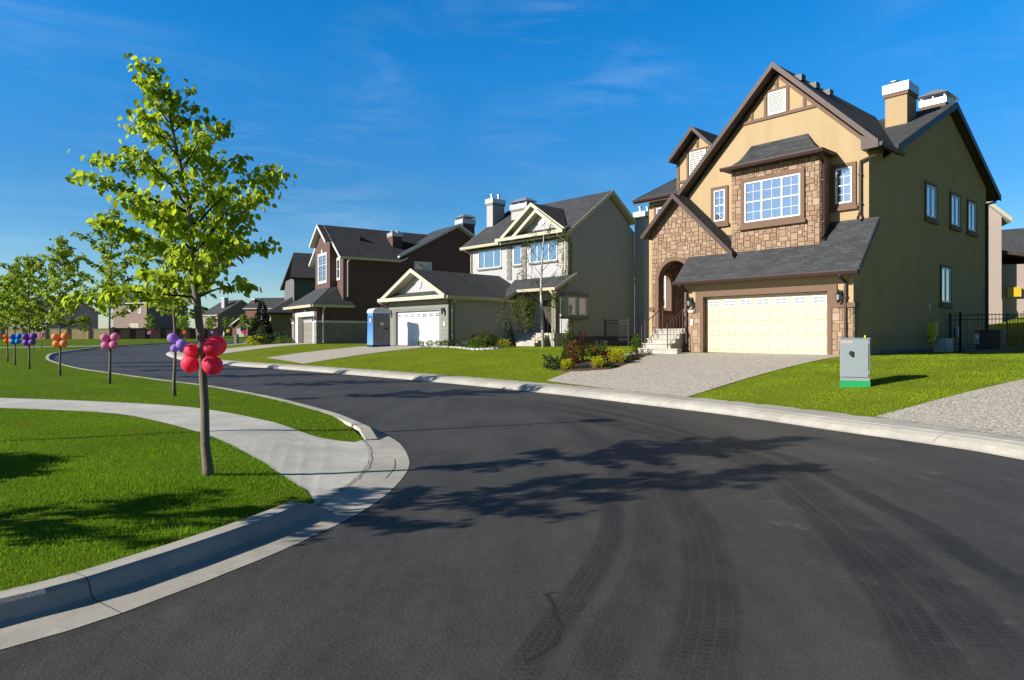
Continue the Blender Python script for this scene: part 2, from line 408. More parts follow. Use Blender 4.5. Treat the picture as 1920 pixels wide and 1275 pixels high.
LEFT = spline([(-22, -5), (-14, -2.6), (-8, -.7), (-5, .9), (-3.45, 2.45), (-2.6, 3.425), (-2.246, 3.877), (-1.77, 4.865), (-1.55, 5.47), (-1.38, 6.05), (-1.25, 6.86), (-1.235, 8.0),
               (-1.37, 8.9), (-1.65, 9.95), (-1.99, 10.75), (-2.42, 11.6), (-3.35, 13.2), (-5.55, 16.25), (-8.5, 19.7), (-11.2, 22.3), (-15.3, 26.4), (-19.0, 30.2), (-24.9, 37.3),
               (-30.1, 44.3), (-36.9, 54.7), (-40.8, 62), (-47.4, 77), (-49.5, 88), (-47.8, 97), (-41, 104), (-25, 108.5), (0, 112), (60, 118)])
RIGHT = spline([(6.9, -14), (7.35, -6), (7.4, 0), (7.12, 5), (6.56, 8.65), (6.14, 9.9), (5.42, 11.3), (4.4, 13.4), (2.98, 15.6), (.95, 18.6), (-3.35, 23.9), (-10.1, 31.1), (-15.6, 36.5),
                (-21.7, 44.2), (-28.6, 55.8), (-33.6, 66.5), (-36.2, 76), (-35.6, 84), (-31, 90), (-22, 94), (0, 98), (60, 104)])
def inside_poly(P, poly):
    c = np.zeros(len(P), bool); q = np.asarray(poly); j = len(q)-1
    for i in range(len(q)):
        k = ((q[i, 1] > P[:, 1]) != (q[j, 1] > P[:, 1])) & (P[:, 0] < (q[j, 0]-q[i, 0])*(P[:, 1]-q[i, 1])/(q[j, 1]-q[i, 1]+1e-12)+q[i, 0]); c ^= k; j = i
    return c
def hs(s):
    t = np.clip(s/9.6, 0, 1); return .145+.78*(1-(1-t)**1.5)
def sm01(t): t = np.clip(t, 0, 1); return t*t*(3-2*t)
RB = offset(RIGHT, -1.15)      # back of the right pavement
def zr(x, y):
    """height of the right-hand lots"""
    Q = np.c_[np.atleast_1d(x).astype(float), np.atleast_1d(y).astype(float)]
    s = -sdist(Q, RB)
    z = hs(s)+g(Q[:, 1])
    z += 2.4*sm01((Q[:, 0]-22.5)/14)*sm01((Q[:, 1]-28)/18)
    return np.where(s > -.5, z, .145+np.maximum(-.30, (s+.5)*.9)+g(Q[:, 1]))
def zr1(x, y): return float(zr(x, y)[0])

def grid_sheet(name, X, Y, zf, mat):
    xx, yy = np.meshgrid(X, Y); z = zf(xx.ravel(), yy.ravel()); v = np.c_[xx.ravel(), yy.ravel(), z]
    nx, ny = len(X), len(Y); i = np.arange(nx*ny).reshape(ny, nx)
    f = np.c_[i[:-1, :-1].ravel(), i[:-1, 1:].ravel(), i[1:, 1:].ravel(), i[1:, :-1].ravel()]
    o = mesh_np(name, v, f, mat, smooth=True); return tag(o, kind='structure')

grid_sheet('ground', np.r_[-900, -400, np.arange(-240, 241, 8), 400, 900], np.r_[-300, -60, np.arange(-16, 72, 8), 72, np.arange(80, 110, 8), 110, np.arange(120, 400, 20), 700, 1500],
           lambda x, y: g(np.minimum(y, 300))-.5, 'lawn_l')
road = grid_sheet('road', np.arange(-64, 80, 4.), np.r_[np.arange(-16, 72, 4.), 72., np.arange(74, 130, 4.)], lambda x, y: g(y), 'asph')
grid_sheet('lawn', np.r_[np.arange(-40, 16, .5), np.arange(16, 90, 1.5)], np.r_[np.arange(-14, 60, .5), np.arange(60, 100, 1.)], zr, 'lawn_r')
grid_sheet('far_lawn', np.r_[np.arange(-190, -60, 6.), np.arange(-60, 62, 2.)], np.r_[72., np.arange(74, 130, 2.), np.arange(130, 260, 10.)],
           lambda x, y: np.where(sdist(np.c_[x, y], LEFT) > .2, .145+g(y), g(y)-.3), 'lawn_l')

def sweep(name, P, prof, mat, side=1, mb=None, zs=None):
    """run a kerb profile [(offset, height)] along a line"""
    own = mb is None; mb = mb or MB(); Nn = normals(P)*side; k = len(prof); o = len(mb.v); G = g(P[:, 1])
    for i in range(len(P)):
        sc_ = 1 if zs is None else zs[i]
        for (d, z) in prof: q = P[i]+Nn[i]*d; mb.v.append((q[0], q[1], z*(sc_ if z > .02 else 1)+G[i]))
    for i in range(len(P)-1):
        for j in range(k-1): mb.f.append([o+i*k+j, o+i*k+j+1, o+(i+1)*k+j+1, o+(i+1)*k+j]); mb.m.append(0); mb.t.append(.5)
    if own:
        ob = mb.build(name, mat, norm=False, smooth=False)
        for p in ob.data.polygons: p.use_smooth = False
        b = bmesh.new(); b.from_mesh(ob.data); bmesh.ops.recalc_face_normals(b, faces=b.faces)
        if sum(f.normal.z*f.calc_area() for f in b.faces) < 0: bmesh.ops.reverse_faces(b, faces=b.faces)
        b.to_mesh(ob.data); b.free(); return ob
iA = int(np.argmin(np.abs(LEFT[:, 1]-6.02)+100*(np.abs(LEFT[:, 0]) > 3)))
iB = int(np.argmin(np.abs(LEFT[:, 1]-10.25)+100*(np.abs(LEFT[:, 0]) > 4)))
PA = LEFT[:iA+1]; PB = LEFT[iB:]; PR = LEFT[iA:iB+1]
zsA = np.ones(len(PA)); zsA[-1] = .25
zsB = np.ones(len(PB)); zsB[0] = .2
prof = [(0, .004), (.26, .028), (.295, .044), (.335, .128), (.36, .15), (.49, .152), (.50, .10)]
tag(sweep('kerb', PA, prof, 'curb', 1, zs=zsA), kind='structure')
tag(sweep('kerb', PB, [(0, .004), (.22, .014), (.25, .135), (.27, .15), (.44, .152), (.45, .10)], 'curb', 1, zs=zsB), kind='structure')
tag(sweep('kerb', PR, [(0, .004), (.50, .022), (.505, .0)], 'curb', 1), kind='structure')
tag(sweep('pavement', RIGHT, [(0, .004), (.05, .022), (.16, .09), (.28, .135), (.40, .15), (.42, .143), (.43, .153), (1.15, .158), (1.155, .1)], 'curb', -1), kind='structure')

def joints(name, P, prof, side, every, skip=0):
    mb = MB(); d = np.r_[0, np.cumsum(np.linalg.norm(np.diff(P, axis=0), axis=1))]; Nn = normals(P)*side; G = g(P[:, 1]); s = skip
    while s < d[-1]:
        i = int(np.searchsorted(d, s)); i = min(max(i, 1), len(P)-2); T = np.array([Nn[i][1], -Nn[i][0]]); o = len(mb.v)
        for (a, z) in prof:
            for k in (-.003, .003): q = P[i]+Nn[i]*(a-.001)+T*k; mb.v.append((q[0], q[1], z+.0016+G[i]))
        for j in range(len(prof)-1): mb.f.append([o+2*j, o+2*j+1, o+2*j+3, o+2*j+2]); mb.m.append(0); mb.t.append(.5)
        s += every
    return mb.build(name, 'crack')
kerb_near = bpy.data.objects['kerb']; pave = bpy.data.objects['pavement']
joints('joint', PA, prof[:6], 1, 2.6, 1.1).parent = kerb_near
joints('joint', RIGHT[RIGHT[:, 1] < 60], [(.03, .014), (.05, .022), (.16, .09), (.28, .135), (.40, .15), (.43, .153), (1.15, .158)], -1, 3.1, 2.0).parent = pave
SL = [(-95, 20.5), (-40, 17.5), (-16, 14.9), (-10.24, 13.49), (-7.6, 12.65), (-6.05, 11.46), (-4.72, 10.13), (-4.0, 9.31), (-2.86, 7.87), (-2.19, 6.95), (-1.80, 6.28)]
SU = [(-95, 23.2), (-40, 19.9), (-17, 17.2), (-11.9, 15.68), (-9.58, 15.0), (-7.12, 14.0), (-5.51, 12.83), (-3.76, 11.05), (-2.92, 10.25), (-2.32, 9.95)]
def dense(P, n):
    P = np.asarray(P, float); d = np.r_[0, np.cumsum(np.linalg.norm(np.diff(P, axis=0), axis=1))]; t = d[-1]*(1-(1-np.linspace(0, 1, n))**2.2)
    return np.c_[np.interp(t, d, P[:, 0]), np.interp(t, d, P[:, 1])]
Lp = dense(spline(SL, .25), 150); Up = dense(spline(SU, .25), 150)
inner = resample(offset(PR, .50), 9)
mbw = MB(); rows = []
for i in range(150):
    rows.append([Lp[i]+(Up[i]-Lp[i])*j/8 for j in range(9)])
rows.append(list(inner))
nr = len(rows)
for i, r in enumerate(rows):
    for q in r:
        dd = float(np.min(np.linalg.norm(inner-q, axis=1))); z = .024+.128*float(sm01(dd/2.2)) if i < nr-1 else .024
        mbw.v.append((q[0], q[1], z))
for i in range(nr-1):
    for j in range(8): a = i*9+j; mbw.f.append([a, a+9, a+10, a+1]); mbw.m.append(0); mbw.t.append(.5)
# jagged settling crack where path and gutter meet, and joints across the path
def ribbon(mb, P, w, z, m=0, t=.5, jag=0):
    P = np.asarray(P, float); n = normals(P); o = len(mb.v)
    for i in range(len(P)):
        j = (random.random()-.5)*jag
        for s_ in (-1, 1): q = P[i]+n[i]*(s_*w*(.5+random.random()*(.8 if jag else 0)*.5)+j); mb.v.append((q[0], q[1], z if not callable(z) else z(q)))
    for i in range(len(P)-1): a = o+2*i; mb.f.append([a, a+1, a+3, a+2]); mb.m.append(m); mb.t.append(t)
ribbon(mbw, resample(offset(PR, .47), 60)[1:-1], .006, .0272, 1, .5, .022)
ribbon(mbw, resample(offset(PR, .17), 16)[5:10], .007, .0125, 1, .5, .02)
ob = mbw.build('pavement', ['conc', 'crack'], norm=True)
tag(ob, kind='structure')

from mathutils.geometry import delaunay_2d_cdt
RAMP = offset(PR, .50)
def zlawn(P):
    """lawn height: level, dipping to the dropped kerb where the path meets the road"""
    d = np.full(len(P), 1e9)
    for q in RAMP[::3]: d = np.minimum(d, np.linalg.norm(P-q, axis=1))
    return .020+.128*sm01(d/2.2)
def flat_poly(name, pts, mat):
    B = [Vector(p) for p in pts]; n = len(B); ip = [(x, y) for x in np.arange(-6, -1.2, .3) for y in np.arange(4.2, 13, .3)]
    ip = np.array(ip); ip = ip[inside_poly(ip, np.array(pts))]
    vs, ed, fc, *_ = delaunay_2d_cdt(B+[Vector(p) for p in ip], [], [list(range(n))], 1, 1e-5)
    P = np.array([(v.x, v.y) for v in vs]); Z = zlawn(P); V = [(float(p[0]), float(p[1]), float(z)) for p, z in zip(P, Z)]; Fc = [list(f) for f in fc]
    zb = zlawn(np.array(pts)); o = len(V); V += [(float(p[0]), float(p[1]), float(z)) for p, z in zip(pts, zb)]+[(float(p[0]), float(p[1]), -.06) for p in pts]
    Fc += [[o+i, o+(i+1) % n, o+n+(i+1) % n, o+n+i] for i in range(n)]
    me = bpy.data.meshes.new(name); me.from_pydata(V, [], Fc); me.materials.append(M[mat]); b = bmesh.new(); b.from_mesh(me); bmesh.ops.remove_doubles(b, verts=b.verts, dist=1e-4); bmesh.ops.recalc_face_normals(b, faces=b.faces)
    if sum(f.normal.z*f.calc_area() for f in b.faces) < 0: bmesh.ops.reverse_faces(b, faces=b.faces)
    b.to_mesh(me); b.free(); ob = bpy.data.objects.new(name, me); COL.objects.link(ob); return ob
bA = offset(PA, .48); bB = offset(PB, .43); bB72 = bB[bB[:, 1] < 72.0]; bB72 = bB72[bB72[:, 0] < -2.2]
polyA = list(map(tuple, bA)) + [tuple(p) for p in Lp[::-1]] + [(-95, -12), (-22, -12)]
polyB = [tuple(p) for p in Up] + list(map(tuple, bB72)) + [(-45.5, 72.3), (-120, 72.3), (-120, 23.2)]
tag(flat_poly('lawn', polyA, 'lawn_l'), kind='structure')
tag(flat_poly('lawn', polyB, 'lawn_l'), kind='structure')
mbp = MB(); ribbon(mbp, resample([(-125, 62), (-70, 70), (-53, 79), (-49.5, 84)], 20), 2.0, lambda q: .165+float(g(q[1]))); tag(mbp.build('path', 'conc'), kind='structure')

# driveways
def drape(name, L, Rr, mat, n=40, m=10, up=.016):
    L = resample(L, n); Rr = resample(Rr, n); mb = MB(); Q = np.array([L[i]+(Rr[i]-L[i])*j/m for i in range(n) for j in range(m+1)]); Z = zr(Q[:, 0], Q[:, 1])+up
    mb.v = [tuple(q)+(float(z),) for q, z in zip(Q, Z)]
    for i in range(n-1):
        for j in range(m): a = i*(m+1)+j; mb.f.append([a, a+1, a+m+2, a+m+1]); mb.m.append(0); mb.t.append(.5)
    return tag(mb.build(name, mat, smooth=True), kind='structure')
# ------------------------------------------------------------------ house frames
class Fr:
    def __init__(s, ox, oy, oz, ang): s.o = (ox, oy, oz); s.a = ang; s.c, s.s = math.cos(ang), math.sin(ang)
    def w(s, x, y, z=0): return (s.o[0]+x*s.c-y*s.s, s.o[1]+x*s.s+y*s.c, s.o[2]+z)
F1 = Fr(11.35, 22.43, .921, R(-48.94)); F2 = Fr(-3.854, 40.63, .957, R(-46.99)); F3 = Fr(-15.92, 55.0, .829, R(-55.79)); F4 = Fr(-26.8, 75.0, .95, R(-64))
def W2(F, *p): return [F.w(*q)[:2] for q in p]
drape('driveway', [(1.05, 20.85)]+W2(F1, (-8.3, -1.6), (-8.3, -.8)), [(4.1, 15.85)]+W2(F1, (-.1, -.6), (-.1, .6)), 'aggr')
drape('driveway', [(6.44, 11.95), (10.8, 14.25), (17, 17.2)], [(7.75, 7.6), (13, 9.5), (19, 12.2)], 'aggr')
drape('driveway', [(-14.1, 38.6)]+W2(F2, (-6.45, -.4), (-6.45, .6)), [(-10.3, 33.4)]+W2(F2, (-.2, -.4), (-.2, .6)), 'aggr')
drape('driveway', [(-25.6, 53.0)]+W2(F3, (-6.5, -.4), (-6.5, .6)), [(-20.4, 45.0)]+W2(F3, (-.3, -.4), (-.3, .6)), 'aggr')
drape('driveway', [(-34.0, 71.5)]+W2(F4, (-6.0, -.4), (-6.0, .6)), [(-32.6, 67.2)]+W2(F4, (-.4, -.4), (-.4, .6)), 'aggr')
drape('path', W2(F2, (.25, 3.0), (.3, 4.7)), W2(F2, (3.4, 3.4), (3.4, 4.7)), 'aggr', 10, 4)
drape('path', [(-21, 93.5), (-20, 88), (-17, 82)], [(-18, 93.9), (-17, 88.5), (-14.5, 82.5)], 'conc', 12, 4)
# ------------------------------------------------------------------ building kit
def fb(mb, F, a0, a1, b0, b1, d0, d1, m=0, t=None):
    """box on a facade: a along it, b up, d outwards"""
    ax, v = F
    if ax == 'y': mb.box(a0, a1, v-d1, v-d0, b0, b1, m, t)
    elif ax == 'x': mb.box(v+d0, v+d1, a0, a1, b0, b1, m, t)
    else: mb.box(v-d1, v-d0, a0, a1, b0, b1, m, t)
def window(par, F, a0, a1, b0, b1, cols=(0, 1), rows=(0, 1), grid=(0, 0), sur=None, surm='trim_br', sill=None, glass='glass', fw=.055, frame='vinyl', label=None):
    mb = MB(); w = fw
    for (p, q, r, s) in ((a0, a0+w, b0, b1), (a1-w, a1, b0, b1)): fb(mb, F, p, q, r, s, -.02, .045)
    for (r, s) in ((b0, b0+w), (b1-w, b1)): fb(mb, F, a0+w, a1-w, r, s, -.02, .044)
    A, B = a1-a0, b1-b0
    for c in cols[1:-1]: fb(mb, F, a0+A*c-w*.55, a0+A*c+w*.55, b0+w, b1-w, -.02, .042)
    for r in rows[1:-1]: fb(mb, F, a0+w, a1-w, b0+B*r-w*.4, b0+B*r+w*.4, -.02, .040)
    gx, gy = grid
    for i in range(len(cols)-1):
        for j in range(len(rows)-1):
            x0, x1 = a0+A*cols[i], a0+A*cols[i+1]; z0, z1 = b0+B*rows[j], b0+B*rows[j+1]
            for k in range(1, gx): x = x0+(x1-x0)*k/gx; fb(mb, F, x-.007, x+.007, z0, z1, -.01, .022)
            for k in range(1, gy): z = z0+(z1-z0)*k/gy; fb(mb, F, x0, x1, z-.007, z+.007, -.01, .021)
    wn = mb.build('window', frame, par)
    if label: wn['label'] = label
    mg = MB(); fb(mg, F, a0+w*.5, a1-w*.5, b0+w*.5, b1-w*.5, -.015, .012); mg.build('pane', glass, wn)
    if sur:
        ms = MB(); s = sur
        fb(ms, F, a0-s, a0, b0, b1+s, -.02, .06); fb(ms, F, a1, a1+s, b0, b1+s, -.02, .06); fb(ms, F, a0, a1, b1, b1+s, -.02, .059)
        fb(ms, F, a0-s, a1+s, b0-s, b0, -.02, .058); ms.build('surround', surm, wn)
    if sill:
        ms = MB(); s = sur or 0
        fb(ms, F, a0-s-.06, a1+s+.06, b0-s-.12, b0-s, -.02, .11); ms.build('sill', sill, wn)
    return wn
def slab(mb, pts, th=.07, so=.14):
    """roof plane: shingled top with boarded underside"""
    mb.extr(pts, (0, 0, -th), 0); lo = [(p[0], p[1], p[2]-th-.002) for p in pts]; mb.extr(lo, (0, 0, -so), 1)
def fascia(mb, p0, p1, out, h=.24, w=.03, up=.025, m=0):
    p0, p1 = [(p[0], p[1], p[2]+up) for p in (p0, p1)]; q = [(p[0], p[1], p[2]-h-up) for p in (p1, p0)]
    mb.extr([p0, p1]+q, tuple(w*o for o in out), m)
def gutter(mb, p0, p1, out, w=.13, h=.13, dz=.03, m=0):
    o = Vector(out); a = Vector(p0)+Vector((0, 0, dz)); pr = [a, a+o*w, a+o*w-Vector((0, 0, .035)), a+o*(w*.72)-Vector((0, 0, h)), a-Vector((0, 0, h))]
    mb.extr([tuple(x) for x in pr], tuple(Vector(p1)-Vector(p0)), m)
def downpipe(par, pts, mat, r=.052):
    mb = MB(); mb.tube(pts, r, 4); P = Vector(pts[-1]); Q = Vector(pts[-2])
    for k in (.2, .85): c = Vector(pts[-2])*(1-k)+Vector(pts[-3])*k; mb.box(c.x-.065, c.x+.065, c.y-.06, c.y+.06, c.z-.02, c.z+.02)
    return mb.build('downpipe', mat, par)
def clip(poly, a, b, c):
    """keep the part of a 2-D polygon where a*x+b*z+c >= 0"""
    out = []
    for i in range(len(poly)):
        p, q = poly[i], poly[(i+1) % len(poly)]; dp = a*p[0]+b*p[1]+c; dq = a*q[0]+b*q[1]+c
        if dp >= 0: out.append(p)
        if dp*dq < 0: t = dp/(dp-dq); out.append((p[0]+(q[0]-p[0])*t, p[1]+(q[1]-p[1])*t))
    return out
def ashlar(mb, F, a0, a1, b0, b1, planes=(), hole=None, u=.088, seed=1, depth=.026):
    """random-coursed facing stones, each one cut to the wall's outline"""
    rn = random.Random(seed); nx, ny = max(1, round((a1-a0)/u)), max(1, round((b1-b0)/u)); ux, uy = (a1-a0)/nx, (b1-b0)/ny
    used = [[False]*ny for _ in range(nx)]; cells = []
    for j in range(ny):
        for i in range(nx):
            if used[i][j]: continue
            w, h = rn.choice([(2, 1), (2, 2), (3, 2), (3, 1), (2, 2), (3, 2), (1, 1), (1, 2), (4, 2), (3, 3), (2, 3)])
            w, h = min(w, nx-i), min(h, ny-j)
            while any(used[i+k][j] for k in range(w)): w -= 1
            for k in range(w):
                for l in range(h): used[i+k][j+l] = True
            cells.append((a0+i*ux, a0+(i+w)*ux, b0+j*uy, b0+(j+h)*uy))
    out = []
    for c in cells:
        if hole:
            cr = [hole(x, z) for x in (c[0], (c[0]+c[1])/2, c[1]) for z in (c[2], (c[2]+c[3])/2, c[3])]
            if all(cr): continue
            if any(cr):
                kx, kz = max(1, round((c[1]-c[0])/.06)), max(1, round((c[3]-c[2])/.06))
                for i in range(kx):
                    for j in range(kz):
                        x, z = c[0]+(i+.5)*(c[1]-c[0])/kx, c[2]+(j+.5)*(c[3]-c[2])/kz
                        if not hole(x, z): out.append((x-.03, x+.03, z-.03, z+.03))
                continue
        out.append(c)
    for (x0, x1, z0, z1) in out:
        P = [(x0, z0), (x1, z0), (x1, z1), (x0, z1)]
        for pl in planes:
            P = clip(P, *pl)
            if len(P) < 3: break
        if len(P) < 3: continue
        cx, cz = sum(p[0] for p in P)/len(P), sum(p[1] for p in P)/len(P); g_ = .008; d = depth*(.7+.6*rn.random()); t = rn.random()
        def pt(p, k, dd):
            dx, dz = p[0]-cx, p[1]-cz; L = math.hypot(dx, dz) or 1; f = max(.2, 1-k*1.4/L); a, b = cx+dx*f, cz+dz*f
            return (a, F[1]-dd, b) if F[0] == 'y' else ((F[1]+dd, a, b) if F[0] == 'x' else (F[1]-dd, a, b))
        mb.frust([pt(p, g_*.6, -.005) for p in P], [pt(p, g_*1.7, d) for p in P], 0, t)
def sectional_door(par, x0, x1, z0, z1, y, mat, cols=7, label=None, panels=True, glass='glass_f', wy=.10, frame='vinyl', rowsn=4):
    mb = MB(); H = (z1-z0)/rowsn; W = (x1-x0)/cols
    for r in range(rowsn): mb.box(x0, x1, y, y+.05, z0+r*H+.006, z0+(r+1)*H-.006)
    mb.box(x0, x1, y+.012, y+.045, z0, z1)
    if panels:
        for r in range(rowsn-1):
            for c in range(cols):
                a, b = x0+c*W+.09, x0+(c+1)*W-.09; p, q = z0+r*H+.11, z0+(r+1)*H-.11
                mb.frust([(a, y-.001, p), (b, y-.001, p), (b, y-.001, q), (a, y-.001, q)], [(a+.035, y-.020, p+.035), (b-.035, y-.020, p+.035), (b-.035, y-.020, q-.035), (a+.035, y-.020, q-.035)])
    else:
        for r in range(rowsn*2): mb.box(x0, x1, y-.006, y, z0+r*H/2+.02, z0+(r+1)*H/2-.02)
    d = mb.build('garage_door', mat, par)
    if label: d['label'] = label
    for c in range(cols):
        a, b = x0+c*W+.10, x0+(c+1)*W-.10; p, q = z1-H+.13, z1-.13; fr = MB()
        w = .045
        fr.box(a, a+w, y-.022, y+.002, p, q); fr.box(b-w, b, y-.022, y+.002, p, q); fr.box(a+w, b-w, y-.0215, y+.002, p, p+w); fr.box(a+w, b-w, y-.0215, y+.002, q-w, q)
        fr.box((a+b)/2-.016, (a+b)/2+.016, y-.021, y+.002, p+w, q-w); fr.box(a+w, b-w, y-.0205, y+.002, (p+q)/2-.014, (p+q)/2+.014)
        f = fr.build('door_window', frame, d) if cols else None
        gl = MB(); gl.box(a+.01, b-.01, y-.008, y+.003, p+.01, q-.01)
        # the light's glazing sits in the same sub-part
        me = f.data; me.materials.append(M[glass]); bm = bmesh.new(); bm.from_mesh(me)
        vs = [bm.verts.new(v) for v in gl.v]
        for ff in gl.f: bm.faces.new([vs[i] for i in ff]).material_index = 1
        bmesh.ops.recalc_face_normals(bm, faces=bm.faces); bm.to_mesh(me); bm.free()
    return d
def lantern(par, x, y, z, s=1, mat='iron'):
    mb = MB(); mb.box(x-.05*s, x+.05*s, y-.03, y+.01, z-.02*s, z+.16*s); mb.tube([(x, y-.02, z+.10*s), (x, y-.13*s, z+.16*s), (x, y-.15*s, z+.10*s)], .011, 6)
    c = (x, y-.15*s, z-.22*s)
    mb.lathe(c, [(.0, 0), (.03*s, .01*s), (.045*s, .05*s), (.07*s, .09*s)], 8); mb.lathe(c, [(.10*s, .25*s), (.06*s, .30*s), (.02*s, .34*s), (.012*s, .40*s), (0, .41*s)], 8)
    for k in range(6): a = k*math.pi/3; mb.tube([(c[0]+.07*s*math.cos(a), c[1]+.07*s*math.sin(a), c[2]+.09*s), (c[0]+.09*s*math.cos(a), c[1]+.09*s*math.sin(a), c[2]+.25*s)], .006, 4)
    o = mb.build('wall_lamp', mat, par); g_ = MB(); g_.lathe(c, [(.064*s, .09*s), (.084*s, .25*s), (0, .25*s)], 8); g_.build('lamp_glass', 'glass_f', o); return o
def chimney(par, x0, x1, y0, y1, z0, z1, mat, cap=.36, kind='pots', trim='trim_br'):
    mb = MB(); mb.box(x0, x1, y0, y1, z0, z1); ch = mb.build('chimney', mat, par)
    mb = MB(); mb.box(x0-.05, x1+.05, y0-.05, y1+.05, z1-.16, z1-.001); mb.build('band', trim, ch)
    mb = MB(); mb.box(x0-.08, x1+.08, y0-.08, y1+.08, z1, z1+cap); mb.build('cap', 'galv', ch)
    t = z1+cap
    if kind == 'pots':
        for i, k in enumerate((.3, .7)):
            c = (x0+(x1-x0)*k, y0+(y1-y0)*k, t); m2 = MB(); m2.lathe(c, [(.10, 0), (.10, .16), (.0, .16)], 12); m2.lathe(c, [(.19, .17), (.19, .20), (.0, .24)], 12); m2.lathe(c, [(.0, .168), (.19, .168)], 12); m2.build('flue', 'galv', ch)
    elif kind == 'pipe':
        for k in (.3, .68):
            c = (x0+(x1-x0)*k, y0+(y1-y0)*k, t); m2 = MB(); m2.lathe(c, [(.11, 0), (.11, .34), (.15, .345), (.15, .42), (0, .43)], 12); m2.build('flue', 'galv', ch)
    else:
        m2 = MB(); o = .16
        for (x, y) in ((x0, y0), (x1, y0), (x0, y1), (x1, y1), ((x0+x1)/2, y0), ((x0+x1)/2, y1)): m2.box(x-.02, x+.02, y-.02, y+.02, t-.01, t+.2)
        m2.frust([(x0-o, y0-o, t+.18), (x1+o, y0-o, t+.18), (x1+o, y1+o, t+.18), (x0-o, y1+o, t+.18)], [(x0+.3, y0+.3, t+.48), (x1-.3, y0+.3, t+.48), (x1-.3, y1-.3, t+.48), (x0+.3, y1-.3, t+.48)])
        m2.poly([(x0-o, y0-o, t+.178), (x0-o, y1+o, t+.178), (x1+o, y1+o, t+.178), (x1+o, y0-o, t+.178)]); m2.build('hood', 'galv', ch)
    return ch
def rail(par, pts, h, mat, n=6, name='railing', post=.022):
    mb = MB(); P = [Vector(p) for p in pts]
    mb.tube([p+Vector((0, 0, h)) for p in P], .022, 6); mb.tube([p+Vector((0, 0, .10)) for p in P], .014, 4)
    mb.tube([P[0], P[0]+Vector((0, 0, h))], post, 6); mb.tube([P[-1], P[-1]+Vector((0, 0, h))], post, 6)
    for i in range(1, n): q = P[0]+(P[-1]-P[0])*i/n; mb.tube([q+Vector((0, 0, .1)), q+Vector((0, 0, h))], .009, 4)
    return mb.build(name, mat, par)

